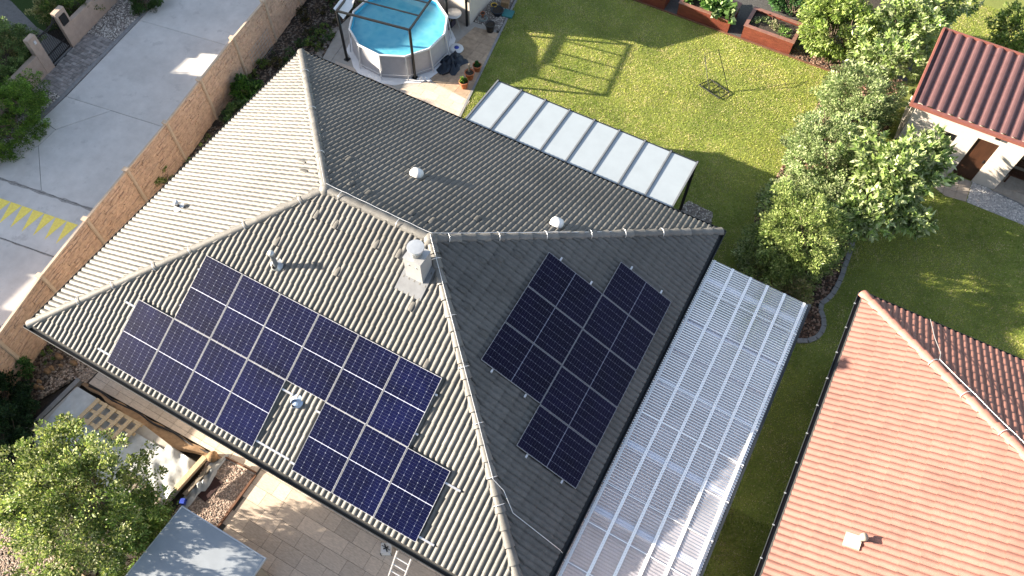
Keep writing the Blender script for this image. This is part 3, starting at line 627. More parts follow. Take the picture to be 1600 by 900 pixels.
mb.quad(*q); mb.add([FP('CD', cx - .36, 4.98 + .14, .075), FP('CD', cx - .36, 4.98 + .14, -.01), FP('CD', cx + .36, 5.12, -.01), FP('CD', cx + .36, 5.12, .075)], [(0, 1, 2, 3)]); mb.obj('flashing', 'flash', ch)
for s_ in (-1, 1):
    mb = MB(); mb.tube([(cx + s_ * .1, cy - .235, zc + .55), (cx + s_ * .1, cy - .215, zc + .55)], .02, 8); mb.obj('rivet', 'galv', ch)
# roof pipes and ventilators
def pipe(label, f, u, v, hgt, r, mt, capmt, basemt):
    b = Vector(FP(f, u, v, .02)); t = thing('vent_pipe', label, 'vent pipe', b)
    mb_ = MB(); mb_.tube([b - Vector((0, 0, .05)), b + Vector((0, 0, hgt))], r, 14); mb_.obj('pipe', mt, t)
    mb_ = MB(); mb_.lathe([(.0, .03), (r * 1.25, .02), (r * 1.35, -.06), (r * 1.02, -.07)], (b.x, b.y, b.z + hgt), 14); mb_.obj('cap', capmt, t)
    mb_ = MB(); O, U, V, ln = FR[f]; Nn = U.cross(V); rings = []
    for rr, hh in ((.17, .045), (.12, .06), (r * 1.3, .13)): rings += [b + U * rr * cos(k * pi / 6) + V * rr * sin(k * pi / 6) + Nn * hh + (V * .05 if rr > .15 else V * 0) for k in range(12)]
    mb_.add(rings, [(i * 12 + k, i * 12 + (k + 1) % 12, (i + 1) * 12 + (k + 1) % 12, (i + 1) * 12 + k) for i in range(2) for k in range(12)], True); mb_.obj('collar', basemt, t)
    return t
pipe('tall grey vent pipe on the sunny slope above the panel rows', 'CD', 5.67, 4.30, .62, .062, 'flash', 'galv', 'galv')
pipe('short dark pipe with a white foot on the brightest left slope', 'AC', 7.25, 1.62, .30, .05, 'gutter', 'white', 'white')
pipe('low pale blue dome vent between two panel groups', 'CD', 7.76, 1.62, .06, .075, 'bluevent', 'bluevent', 'bluevent')
for lab, u, v in (('white domed roof vent on the shaded far slope nearer the pool', 7.73, 4.25), ('white domed roof vent on the far slope nearer the right hip', 3.81, 3.60)):
    O, U, V, ln = FR['AB']; Nn = U.cross(V); b = FP('AB', u, v, .05); t = thing('roof_vent', lab, 'roof vent', b, 'white domed vents on the far slope')
    mb = MB(); rs = []
    prof = [(.17, .0), (.19, .04), (.185, .11), (.15, .165), (.08, .19), (.001, .195)]
    for rr, hh in prof:
        for k in range(20):
            a = 2 * pi * k / 20; e = 1 / max(abs(cos(a)), abs(sin(a))) ** .45; rs.append(b + U * rr * e * cos(a) * .95 + V * rr * e * sin(a) * .85 + Nn * hh)
    mb.add(rs, [(i * 20 + k, i * 20 + (k + 1) % 20, (i + 1) * 20 + (k + 1) % 20, (i + 1) * 20 + k) for i in range(5) for k in range(20)], True); mb.obj('hood', 'white', t)
    mb = MB(); q = [FP('AB', u + a, v + c_, .045) for a, c_ in ((-.24, -.25), (.24, -.25), (.24, .25), (-.24, .25))]; q2 = [FP('AB', u + a, v + c_, -.01) for a, c_ in ((-.24, -.25), (.24, -.25), (.24, .25), (-.24, .25))]
    mb.add(q + q2, [(0, 1, 2, 3)] + [(i, (i + 1) % 4, 4 + (i + 1) % 4, 4 + i) for i in range(4)]); mb.obj('base_plate', 'black', t)

# ------------------------------------------------------------------ solar panels
def panel_meshes(cm):
    f = MB(); t = .035; bw = .007
    for x in (bw / 2, PW - bw / 2): f.box((x, PL / 2, -t / 2), (bw, PL, t))
    for y in (bw / 2, PL - bw / 2): f.box((PW / 2, y, -t / 2), (PW - 2 * bw, bw, t))
    b = MB(); b.box((PW / 2, PL / 2, -.012), (PW - 2 * bw, PL - 2 * bw, .010))
    c = MB(); mx, my, mid = .011, .011, .014; cw = (PW - 2 * mx) / 6; chh = (PL / 2 - my - mid / 2) / 12
    for i in range(6):
        for half in (0, 1):
            y0 = my if half == 0 else PL / 2 + mid / 2
            for j in range(12):
                xa, xb = mx + i * cw + .0024, mx + (i + 1) * cw - .0024; ya, yb = y0 + j * chh + .0010, y0 + (j + 1) * chh - .0010; k = .010; z = -.0045
                if j % 2 == 0: p = [(xa + k, ya), (xb - k, ya), (xb, ya + k), (xb, yb), (xa, yb), (xa, ya + k)]
                else: p = [(xa, ya), (xb, ya), (xb, yb - k), (xb - k, yb), (xa + k, yb), (xa, yb - k)]
                c.add([(x, y, z) for x, y in p], [tuple(range(6))])
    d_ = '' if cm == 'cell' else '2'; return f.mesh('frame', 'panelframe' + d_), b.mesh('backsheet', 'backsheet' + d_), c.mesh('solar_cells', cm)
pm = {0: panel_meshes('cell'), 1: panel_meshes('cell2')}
LABN = {0: 'upper row of six, sunny slope', 1: 'left row of four, sunny slope', 2: 'right row of three, sunny slope', 3: 'column of three, shaded slope', 4: 'column of five, shaded slope'}
ORD = {6: ['leftmost', 'second from left', 'third from left', 'third from right', 'second from right', 'rightmost'], 4: ['leftmost', 'second from left', 'second from right', 'rightmost'], 3: ['leftmost', 'middle', 'rightmost']}
ORV = {3: ['lowest', 'middle', 'topmost'], 5: ['lowest', 'second from bottom', 'middle', 'second from top', 'topmost']}
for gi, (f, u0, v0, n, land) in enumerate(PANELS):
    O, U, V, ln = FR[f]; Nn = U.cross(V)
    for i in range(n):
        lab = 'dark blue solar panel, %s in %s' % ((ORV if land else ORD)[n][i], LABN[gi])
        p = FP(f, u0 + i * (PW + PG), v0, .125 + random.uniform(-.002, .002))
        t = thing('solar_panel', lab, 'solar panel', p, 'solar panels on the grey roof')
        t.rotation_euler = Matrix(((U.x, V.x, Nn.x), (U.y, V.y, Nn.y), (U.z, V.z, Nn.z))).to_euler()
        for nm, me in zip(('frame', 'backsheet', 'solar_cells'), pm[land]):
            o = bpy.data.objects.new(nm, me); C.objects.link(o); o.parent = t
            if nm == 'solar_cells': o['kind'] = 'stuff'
rails = [('CD', 2.25, 8.25, .34 + .05, 'lower rail of the left panel row with its end sticking out'), ('CD', 2.35, 7.6, 1.76, 'upper rail of the left panel row with its end sticking out'),
         ('CD', 8.3, 12.28, 1.70, 'upper rail of the right panel row with a long bare end'), ('CD', 8.3, 12.28, .36, 'lower rail of the right panel row with a long bare end'),
         ('CD', 3.78, 10.82, 3.35, 'upper rail under the long panel row'), ('CD', 3.78, 10.82, 2.35, 'lower rail under the long panel row')]
for f, a, b, v, lab in rails:
    mb = MB(); mb.bar(FP(f, a, v, .068), FP(f, b, v, .068), .045, .045); mb.bar(FP(f, a - .004, v, .068), FP(f, a - .001, v, .068), .05, .05); tag(mb.obj('mounting_rail', 'alu'), 'bright aluminium ' + lab, 'mounting rail', 'panel mounting rails')
for v, a, b, lab in ((2.6, 4.05, 7.72, 'lower rail under the left column of three panels'), (3.6, 4.05, 7.72, 'upper rail under the left column of three panels'), (.8, 2.88, 8.86, 'lower rail under the column of five panels'), (1.85, 2.88, 8.86, 'upper rail under the column of five panels')):
    mb = MB(); mb.bar(FP('BD', a, v, .062), FP('BD', b, v, .062), .045, .045); tag(mb.obj('mounting_rail', 'alu'), 'aluminium ' + lab, 'mounting rail', 'panel mounting rails')

# ------------------------------------------------------------------ terrace roof (far side)
tr_ = thing('terrace_roof', 'pale grey blue terrace roof of eight panes behind the house beside the lawn', 'canopy', (6.2, 12.0, 0))
TX0, TX1, TY0, TY1 = 6.2, 13.24, 11.95, 14.12
for i in range(8):
    a = TX0 + (TX1 - TX0) * i / 8; b = TX0 + (TX1 - TX0) * (i + 1) / 8
    mb = MB(); mb.add([(a + .03, TY0, 2.62), (b - .03, TY0, 2.62), (b - .03, TY1 - .05, 2.49), (a + .03, TY1 - .05, 2.49), (a + .03, TY0, 2.60), (b - .03, TY0, 2.60), (b - .03, TY1 - .05, 2.47), (a + .03, TY1 - .05, 2.47)], [(0, 1, 2, 3), (7, 6, 5, 4), (0, 4, 5, 1), (1, 5, 6, 2), (2, 6, 7, 3), (3, 7, 4, 0)]); mb.obj('pane', 'terr', tr_)
for i in range(9):
    a = TX0 + (TX1 - TX0) * i / 8; mb = MB(); mb.bar((a, TY0, 2.625), (a, TY1, 2.495), .05, .055); mb.obj('glazing_bar', 'flash', tr_)
    mb = MB(); mb.box((a, TY1 + .005, 2.49), (.07, .03, .07)); mb.obj('end_cap', 'black', tr_)
mb = MB(); mb.box(((TX0 + TX1) / 2, TY1 - .02, 2.44), (TX1 - TX0 + .06, .06, .09)); mb.obj('front_beam', 'gutter', tr_)
for x in (TX0 + .03, (TX0 + TX1) / 2, TX1 - .03): mb = MB(); mb.box((x, TY1 - .06, 1.2), (.09, .09, 2.4)); mb.obj('post', 'black', tr_)

mb = MB(); ya_, yb_ = TY0 + .08, TY1 - .11; vs = [(TX0 + e, y, z) for e in (.0, .05) for y, z in ((ya_, 0), (yb_, 0), (yb_, 2.465), (ya_, 2.585))]; mb.add(vs, [(0, 1, 2, 3), (7, 6, 5, 4), (0, 4, 5, 1), (1, 5, 6, 2), (2, 6, 7, 3), (3, 7, 4, 0)]); mb.obj('light_blocker', 'gutter', tr_)  # added out of view to stop sun passing under the terrace roof
# ------------------------------------------------------------------ clear lean-to roof (right side)
cp = thing('lean_to_roof', 'long clear corrugated plastic lean-to roof along the right side of the house', 'lean-to', (15, 0, 0))
CX0, CX1 = 14.93, 17.82; CY1, CY0 = 10.93, -.6
def cz(x): return 2.50 - (x - CX0) * .055
yy = CY1; k = 0
seams = [CY1]
while seams[-1] > CY0 + .2: seams.append(seams[-1] - 1.04)
for k in range(len(seams) - 1):
    ya, yb = seams[k], seams[k + 1] - .075; n = int((ya - yb) / .0095); mb = MB(); vs = []
    for i in range(n + 1):
        y = ya + (yb - ya) * i / n; z = .0065 * cos(2 * pi * y / .076) + (.004 if k % 2 else 0)
        for x in (CX0, CX1): vs.append((x, y, cz(x) + z + .03))
    mb.add(vs, [(2 * i, 2 * i + 1, 2 * i + 3, 2 * i + 2) for i in range(n)], True); mb.obj('roof_sheet', 'poly', cp)
PX = [15.03, 15.58, 16.12, 16.62, 17.13, 17.70]
for x in PX: mb = MB(); mb.bar((x, CY0, cz(x) + .050), (x, CY1 - .01, cz(x) + .050), .076, .012); mb.obj('cover_strip', 'carframe', cp)
mb = MB()
for x in PX:
    y = CY1 - .05
    while y > CY0: mb.box((x + random.uniform(-.008, .008), y, cz(x) + .060), (.011, .011, .008)); y -= .076
o = mb.obj('screws', 'galv', cp); o['kind'] = 'stuff'
for y in (10.25, 8.75, 6.75, 4.8, 2.95, 1.05): mb = MB(); mb.bar((CX0, y, cz(CX0) - .02), (CX1, y, cz(CX1) - .02), .16, .08); mb.obj('rafter', 'carframe', cp)
for k, y in enumerate(seams[1:-1]): mb = MB(); mb.bar((CX0, y - .037, cz(CX0) + .047), (CX1, y - .037, cz(CX1) + .047), .022, .008); mb.obj('seam_strip', 'carframe', cp)
mb = MB(); mb.box((CX1 + .03, (CY0 + CY1) / 2, cz(CX1) - .02), (.09, CY1 - CY0 + .1, .10)); mb.obj('gutter', 'gutter', cp)
mb = MB(); mb.box((CX1 - .06, (CY0 + CY1) / 2, cz(CX1) - .12), (.08, CY1 - CY0, .1)); mb.obj('eave_beam', 'carframe', cp)
for y in (10.7, 7.9, 5.0, 2.1, -.4): mb = MB(); mb.box((CX1 - .06, y, 1.15), (.09, .09, 2.3)); mb.obj('post', 'carframe', cp)
sheet('side_paving', [(14.2, -8), (17.9, -8), (17.9, 10.9), (14.2, 10.9)], .012, mat('side_paving_concrete', (.36, .32, .31), .8, .12, 3, .2, 60, bigvar=.15))
# things stored under it
mb = MB(); mb.box((15.5, 7.6, .38), (.8, 1.6, .04)); t = thing('garden_table', 'low table faintly seen under the clear lean-to roof', 'table', (15.5, 7.6, 0)); mb.obj('table_top', 'weathered', t)
for sx in (-.35, .35):
    for sy in (-.72, .72): mb = MB(); mb.box((15.5 + sx, 7.6 + sy, .18), (.06, .06, .36)); mb.obj('leg', 'weathered', t)

# ------------------------------------------------------------------ orange house
CA2 = radians(27); CA_, SA_ = cos(CA2), sin(CA2)
OX0, OY1, OZ, OW = 18.97, 11.74, 2.75, 11.5
OX1, OY0 = OX0 + OW, OY1 - 15
FR2 = {'AC': (Vector((OX0, OY1, OZ)), Vector((0, -1, 0)), Vector((CA_, 0, SA_)), 15.), 'AB': (Vector((OX1, OY1, OZ)), Vector((-1, 0, 0)), Vector((0, -CA_, SA_)), OW)}
oh = thing('red_roof_house', 'neighbouring house at the right edge with an orange red hipped tile roof', 'house', (OX0, OY0, 0))
mb = MB(); mb.box(((OX0 + OX1) / 2, (OY0 + OY1) / 2, 1.3), (OW - 1.2, 13.8, 2.6)); mb.obj('wall', 'plaster', oh)
mb = MB(); hh = OW / 2 * tan(CA2); a, b, c_, d_ = (OX0, OY1, OZ - .03), (OX1, OY1, OZ - .03), (OX1, OY0, OZ - .03), (OX0, OY0, OZ - .03); p1, p2 = ((OX0 + OX1) / 2, OY1 - OW / 2, OZ + hh - .03), ((OX0 + OX1) / 2, OY0 + OW / 2, OZ + hh - .03)
mb.quad(a, d_, p2, p1); mb.quad(b, a, p1); mb.quad(c_, b, p1, p2); mb.quad(d_, c_, p2); mb.quad(*[(x, y, z - .15) for x, y, z in (a, b, c_, d_)])
for q1, q2 in ((a, b), (b, c_), (c_, d_), (d_, a)): mb.quad((q1[0], q1[1], q1[2] - .15), (q2[0], q2[1], q2[2] - .15), q2, q1)
oroof = mb.obj('roof', 'under', oh); oroof.location = Vector((0, 0, 0)); WB[oroof.name] = (OX0, OY0, 0)
def infr(P):
    d = P - CAM; q = [d.dot(Vector(r)) for r in RR]; return q[2] > 0 and 800 + 1216 * q[0] / q[2] < 1900 and 450 + 1216 * q[1] / q[2] < 1150
# tiles are placed in world coordinates: parent them through an offset
def shift(fr, off): return {k: (v[0] - off, v[1], v[2], v[3]) for k, v in fr.items()}
OFF = Vector((OX0, OY0, 0)); CAMs = CAM.copy(); CAM = CAM - OFF
def infr_s(P):
    d = P - CAM; q = [d.dot(Vector(r)) for r in RR]; return q[2] > 0 and 800 + 1216 * q[0] / q[2] < 1900 and 450 + 1216 * q[1] / q[2] < 1150
build_tiles(oroof, shift(FR2, OFF), OW / 2 / CA_, 'otile', .334, .36, .044, .167, 300)
CAM = CAMs
rl = Vector((0, 0, 0)) - OFF
ridge_line(oroof, Vector((OX0, OY1, OZ + .03)) - OFF, Vector(p1) - OFF + Vector((0, 0, .05)), .135, 'oridge', .40)
ridge_line(oroof, Vector(p1) - OFF + Vector((0, 0, .05)), Vector(p2) - OFF + Vector((0, 0, .05)), .135, 'oridge', .40)
def og(parent, a, b, n_, mt='gutter'):
    mb_ = MB(); r = .07; vs = []; ns = 8; dx, dy = b[0] - a[0], b[1] - a[1]; l_ = hypot(dx, dy)
    for p, s_ in ((a, -.06), (b, .06)):
        for k in range(ns + 1): an = pi * k / ns; o_ = -cos(an) * r; vs.append((p[0] + n_[0] * o_ + dx / l_ * s_, p[1] + n_[1] * o_ + dy / l_ * s_, OZ - .03 - sin(an) * r))
    mb_.add(vs, [(k, k + 1, ns + 1 + k + 1, ns + 1 + k) for k in range(ns)], True)
    mb_.tube([(a[0] + n_[0] * r, a[1] + n_[1] * r, OZ - .03), (b[0] + n_[0] * r, b[1] + n_[1] * r, OZ - .03)], .013, 6); return mb_.obj('gutter', mt, oh)
og(oh, (OX0 - .03, OY0), (OX0 - .03, OY1 + .03), (-1, 0)); og(oh, (OX0 - .03, OY1 + .03), (OX1, OY1 + .03), (0, 1))
for y in np.arange(OY1 - .4, OY0 + 6, -.85): mb = MB(); mb.box((OX0 - .10, y, OZ - .02), (.05, .025, .03)); mb.obj('gutter_clip', 'metal', oh)
def OP(u, v, n=0.): O, U, V, ln = FR2['AC']; return O + U * u + V * v + U.cross(V) * n
def OPB(u, v, n=0.): O, U, V, ln = FR2['AB']; return O + U * u + V * v + U.cross(V) * n
hipO = lambda t: Vector((OX0, OY1, OZ + .03)).lerp(Vector(p1), t) + Vector((0, 0, .2))
lo = thing('lightning_conductor', 'thin bright lightning wire running along the hip of the orange red roof', 'lightning wire', tuple(hipO(.4)))
mb = MB(); mb.tube([hipO(t) + Vector((.05, .05, .0 - .02 * abs(sin(t * 20)))) for t in np.linspace(.33, 1, 24)], .009, 5)
s0 = hipO(.33) + Vector((.05, .05, 0)); mb.tube([s0, s0 + Vector((.05, .35, -.22)), Vector((s0.x - .05, OY1 - .8, OZ + .52)), Vector((s0.x - .15, OY1 + .02, OZ + .10))], .009, 5); mb.obj('wire', 'alu', lo)
for k in (.33, .46, .6, .74, .88):
    p = hipO(k) - Vector((0, 0, .2)); t = (Vector(p1) - Vector((OX0, OY1, OZ))).normalized(); s_ = t.cross(Vector((0, 0, 1))).normalized(); u_ = s_.cross(t)
    mb = MB(); mb.tube([p + s_ * (-cos(an) * .148) + u_ * (sin(an) * .14 - .005) for an in [pi * j / 10 for j in range(11)]], .010, 5); mb.obj('clamp', 'alu', lo)
# ivory tile with small pipe
b = OP(7.0, 1.62, .05); t = thing('vent_pipe', 'small ivory vent pipe with its plate on the orange red roof', 'vent pipe', b)
mb = MB(); q = [OP(7.0 + a, 1.62 + c_, .092) for a, c_ in ((-.15, -.19), (.17, -.19), (.17, .16), (-.15, .16))]; q2 = [OP(7.0 + a, 1.62 + c_, .0) for a, c_ in ((-.15, -.19), (.17, -.19), (.17, .16), (-.15, .16))]
mb.add(q + q2, [(0, 1, 2, 3)] + [(i, (i + 1) % 4, 4 + (i + 1) % 4, 4 + i) for i in range(4)][::1]); mb.obj('base_plate', 'ivory', t)
pb = OP(6.93, 1.72, .05); mb = MB(); mb.tube([pb, pb + Vector((0, 0, .28))], .06, 14); mb.obj('pipe', 'ivory', t)
mb = MB(); mb.lathe([(.001, .03), (.085, .02), (.09, -.05), (.06, -.06)], tuple(pb + Vector((0, 0, .28))), 14); mb.obj('cap', 'ivory', t)
# outbuilding top right
sh = thing('outbuilding', 'small white outbuilding with a maroon ribbed roof and brown door', 'shed', (18.6, 20.2, 0))
def wall_with(mb_, x0, x1, y, z0, z1, th): mb_.box(((x0 + x1) / 2, y + th / 2, (z0 + z1) / 2), (x1 - x0, th, z1 - z0))
mb = MB(); Y = 20.26
wall_with(mb, 18.7, 19.72, Y, 0, 2.5, .2); wall_with(mb, 19.72, 20.30, Y, 0, 1.30, .2); wall_with(mb, 19.72, 20.30, Y, 1.62, 2.5, .2); wall_with(mb, 20.30, 20.86, Y, 0, 2.5, .2)
wall_with(mb, 20.86, 21.56, Y, 1.82, 2.5, .2); wall_with(mb, 21.56, 22.32, Y, 0, 2.5, .2)
mb.box((22.22, 21.6, 1.25), (.2, 2.3, 2.5)); mb.box((18.8, 21.6, 1.25), (.2, 2.4, 2.5)); mb.box((22.3, 22.85, 1.5), (7.2, .2, 3.0)); mb.obj('wall', 'plaster', sh)
mb = MB(); mb.box((21.21, Y + .07, .91), (.70, .05, 1.82)); dr = mb.obj('door', 'wood_dark', sh); mb = MB(); mb.box((21.47, Y + .03, .95), (.03, .05, .12)); mb.obj('handle', 'black', dr)
mb = MB(); mb.box((20.01, Y + .10, 1.46), (.58, .03, .32)); wn = mb.obj('window', 'glassdark', sh); mb = MB()
for c_, d in (((20.01, Y + .07, 1.315), (.58, .04, .03)), ((20.01, Y + .07, 1.605), (.58, .04, .03)), ((19.735, Y + .07, 1.46), (.03, .04, .26)), ((20.285, Y + .07, 1.46), (.03, .04, .26)), ((20.01, Y + .068, 1.46), (.02, .03, .26))): mb.box(c_, d)
mb.obj('window_frame', 'black', wn)
mb = MB(); mb.box((21.35, Y - .05, 2.12), (.16, .1, .08)); mb.obj('wall_lamp', 'black', sh)
SX0, SX1, SY0, SY1, SZ0, SZ1 = 18.45, 26.5, 19.98, 23.05, 2.5, 3.18
mb = MB(); vs = []; xs = []; x = SX0
while x < SX1:
    for dx, z in ((0, .0), (.10, .0), (.14, .05), (.19, .065), (.25, .065), (.29, .05)): xs.append((x + dx, z))
    x += .335
ridge_n = len(xs)
for t_ in (0, 1):
    for x, z in xs: vs.append((x, SY0 + (SY1 - SY0) * t_, SZ0 + (SZ1 - SZ0) * t_ + z))
mb.add(vs, [(i, i + 1, ridge_n + i + 1, ridge_n + i) for i in range(ridge_n - 1)]); rf = mb.obj('roof', 'shedroof', sh)
# tile-step lines across sheet
for k in range(1, 9):
    t_ = k / 9; mb = MB(); mb.box(((SX0 + SX1) / 2, SY0 + (SY1 - SY0) * t_, SZ0 + (SZ1 - SZ0) * t_ + .006), (SX1 - SX0, .012, .01)); mb.obj('sheet_step', 'shedroof', rf)
mb = MB(); mb.box(((SX0 + SX1) / 2, SY0 - .07, SZ0 - .03), (SX1 - SX0 + .1, .12, .11)); mb.obj('gutter', 'gutter_brown', sh)
mb = MB(); mb.bar((SX0 - .02, SY0 - .05, SZ0 + .02), (SX0 - .02, SY1, SZ1 + .03), .06, .16); mb.obj('verge_board', 'gutter_brown', sh); mb = MB(); mb.bar((SX0, SY1 + .01, SZ1 + .02), (SX1, SY1 + .01, SZ1 + .02), .05, .12); mb.obj('ridge_flashing', 'gutter_brown', sh)
prc = thing('porch_floor', 'x', 'x'); del prc['label']; del prc['category']; prc['kind'] = 'structure'
mb = MB(); mb.prism([(22.3, 20.15), (23.4, 20.02), (27, 19.6), (27, 23.5), (22.3, 23.5)], -.05, .05); mb.obj('porch_slab', 'kerb', prc)
slabs(prc, 'floor_tile', [(22.32, 20.18), (23.4, 20.06), (25, 19.9), (25, 22.4), (22.32, 22.4)], 22.3, 19.9, .3, .3, 9, 8, 'porch', z=.062, bond=0)
slabs(prc, 'floor_tile', [(20.3, 19.45), (20.9, 19.15), (21.58, 19.25), (21.58, 20.24), (20.0, 20.24)], 20.0, 19.1, .4, .4, 4, 3, 'porch', z=.02, bond=0)
bn = thing('bench', 'brown slatted bench on the porch of the white outbuilding', 'bench', (22.95, 21.0, 0))
for k in range(4): mb = MB(); mb.box((23.1, 20.75 + k * .1, .45), (1.2, .08, .03)); mb.obj('seat_slat', 'wood_dark', bn)
for k in range(3): mb = MB(); mb.box((23.1, 21.14, .6 + k * .12), (1.2, .03, .09)); mb.obj('back_slat', 'wood_dark', bn)
for sx in (22.56, 23.64):
    for sy in (20.75, 21.1): mb = MB(); mb.box((sx, sy, .22), (.05, .05, .44 if sy < 21 else .44)); mb.obj('leg', 'wood_dark', bn)
# ------------------------------------------------------------------ stone-look concrete fence
fence = thing('concrete_fence', 'long tan stone textured concrete fence between the lane and the house', 'fence', (-2, 5, 0))
def fpanel(seed, ln, hh):
    rd = random.Random(seed); mb_ = MB(); mb_.box((ln / 2, 0, hh / 2), (ln, .04, hh)); z = .0
    while z < hh - .03:
        rh = min(rd.uniform(.035, .075), hh - z); x = -rd.uniform(0, .2)
        while x < ln:
            w_ = rd.uniform(.10, .38); xa, xb = max(x, 0), min(x + w_, ln); p = rd.uniform(.0, .035) if rd.random() < .8 else rd.uniform(.035, .06); e = .006
            if xb - xa > .02:
                a = (xa, -.02, z); q = [(xa, -.02, z), (xb, -.02, z), (xb, -.02, z + rh), (xa, -.02, z + rh), (xa + e, -.02 - p, z + e), (xb - e, -.02 - p * rd.uniform(.5, 1.2), z + e), (xb - e, -.02 - p * rd.uniform(.6, 1.1), z + rh - e), (xa + e, -.02 - p * rd.uniform(.4, 1.2), z + rh - e)]
                mb_.add(q, [(4, 5, 6, 7), (0, 1, 5, 4), (1, 2, 6, 5), (2, 3, 7, 6), (3, 0, 4, 7)])
            x += w_
        z += rh
    return mb_
FH = 1.80
fpts = [(-1.0, -4.8), (-1.03, -2.7), (-1.25, -.64), (-1.69, 1.42), (-2.02, 3.52), (-2.31, 5.55), (-2.58, 7.65), (-2.92, 9.7), (-3.27, 11.85), (-3.56, 13.95), (-3.9, 16.0), (-4.2, 18.1), (-4.5, 20.2)]
fv = [fpanel(s, 2.0, FH).mesh('fence_panel', 'fence') for s in range(3)]; FBv = Vector((-2, 5, 0))
for i, (a, b) in enumerate(zip(fpts, fpts[1:])):
    A3, B3 = Vector((*a, 0)), Vector((*b, 0)); d = B3 - A3; u = d.normalized(); nn = Vector((u.y, -u.x, 0)); sc = d.length / 2.0
    # stones face +x: local -y -> world +nn
    X = u * sc; Yv = -nn; p = A3 - FBv
    inst('fence_panel', fv[i % 3], fence, Matrix(((X.x, Yv.x, 0, p.x), (X.y, Yv.y, 0, p.y), (0, 0, 1, 0), (0, 0, 0, 1))))
    mb = MB(); mb.bar(A3 + Vector((0, 0, FH + .02)), B3 + Vector((0, 0, FH + .02)), .07, .04); mb.obj('top_rail', 'fencetop', fence)
for a in fpts:
    mb = MB(); mb.box((a[0], a[1], FH / 2 + .03), (.15, .12, FH + .06), rz=.16); mb.box((a[0] + .085, a[1], FH / 2 + .02), (.03, .05, FH + .04), rz=.16); mb.box((a[0], a[1], FH + .085), (.17, .15, .05), rz=.16); mb.obj('post', 'fencetop', fence)
# bed left of house
mb = MB(); mb.prism(BEDL, -.04, .004); struct(mb.obj('side_bed', 'soil'))
path = MB(); path.prism([(-1.85, 16.2), (-1.35, 13.75), (-1.0, 13.7), (-1.35, 16.3)], -.02, .03); struct(path.obj('stepping_path', 'concrete2'))
# mesh trellis leaning by fence
for j, (y0, y1, z1) in enumerate(((12.3, 13.6, .9), (10.9, 11.7, .7))):
    mb = MB(); n = 9
    for k in range(n): y = y0 + (y1 - y0) * k / (n - 1); mb.tube([(fx(y) + .14, y, 0), (fx(y) + .10, y, z1)], .006, 4, caps=False)
    for k in range(7): z = .05 + (z1 - .05) * k / 6; mb.tube([(fx(y0) + .13, y0, z), (fx(y1) + .13, y1, z)], .006, 4, caps=False)
    tag(mb.obj('wire_trellis', 'galv'), ['wider wire mesh panel leaning on the fence near the roof corner', 'smaller wire mesh panel leaning on the fence behind the leafy bush'][j], 'trellis')

# ------------------------------------------------------------------ garden walls and gate left of the lane
def gwall(label, ya, yb, ypil0, ypil1, box):
    t = thing('garden_wall', label, 'wall', (wallx(ya), ya, 0)); A_, B_ = Vector((wallx(ya), ya, 0)), Vector((wallx(yb), yb, 0)); th = .18; off = Vector((-th / 2, 0, 0))
    mb_ = MB(); mb_.bar(A_ + off + Vector((0, 0, .43)), B_ + off + Vector((0, 0, .43)), th, .86); mb_.obj('low_wall', 'plaster_tan', t)
    P0, P1 = Vector((wallx(ypil0) + .004, ypil0, 0)), Vector((wallx(ypil1) + .004, ypil1, 0)); mb_ = MB(); mb_.bar(P0 + off + Vector((0, 0, .76)), P1 + off + Vector((0, 0, .76)), th + .02, 1.52); pl = mb_.obj('pillar', 'plaster_tan', t)
    if box:
        c_ = (P0 + P1) / 2 + Vector((.02, .0, 1.15)); mb_ = MB(); mb_.box(c_, (.10, .30, .38), rz=.15); lb = mb_.obj('letter_box', 'black', pl)
        mb_ = MB(); mb_.box(c_ + Vector((.055, 0, .08)), (.01, .24, .05), rz=.15); mb_.box(c_ + Vector((.055, 0, -.08)), (.01, .24, .03), rz=.15)
    else:
        mb_ = MB(); mb_.box((P0 + P1) / 2 + Vector((.015, .05, 1.3)), (.04, .09, .12), rz=.15); mb_.obj('doorbell', 'white', pl)
gwall('tan rendered garden wall left of the black gate, half hidden by hedge', -4, 8.4, 8.36, 8.76, False)
gwall('tan rendered garden wall right of the black gate with a letter box', 10.3, 20, 9.86, 10.36, True)
gt = thing('garden_gate', 'black metal bar gate between the two tan garden walls', 'gate', (wallx(8.76), 8.76, 0)); ga, gb = Vector((wallx(8.80) - .09, 8.80, 0)), Vector((wallx(9.82) - .09, 9.82, 0))
mb = MB()
for p in (ga, gb): mb.tube([p + Vector((0, 0, .05)), p + Vector((0, 0, 1.42))], .022, 6)
for z in (.08, .45, 1.25): mb.bar(ga + Vector((0, 0, z)), gb + Vector((0, 0, z)), .03, .04)
top = [ga.lerp(gb, t) + Vector((0, 0, 1.42 - .25 * sin(pi * t) ** 1)) for t in np.linspace(0, 1, 10)]; mb.tube(top, .018, 6); mb.obj('gate_frame', 'black', gt)
for k in range(1, 12):
    t = k / 12; p = ga.lerp(gb, t); mb = MB(); mb.tube([p + Vector((0, 0, .08)), p + Vector((0, 0, 1.42 - .25 * sin(pi * t)))], .009, 5); mb.obj('bar', 'black', gt)
for k in range(23):
    t = (k + .5) / 24; p = ga.lerp(gb, t)
    if k % 2 == 0: mb = MB(); mb.tube([p + Vector((0, 0, .08)), p + Vector((0, 0, .45))], .006, 4); mb.obj('short_bar', 'black', gt)

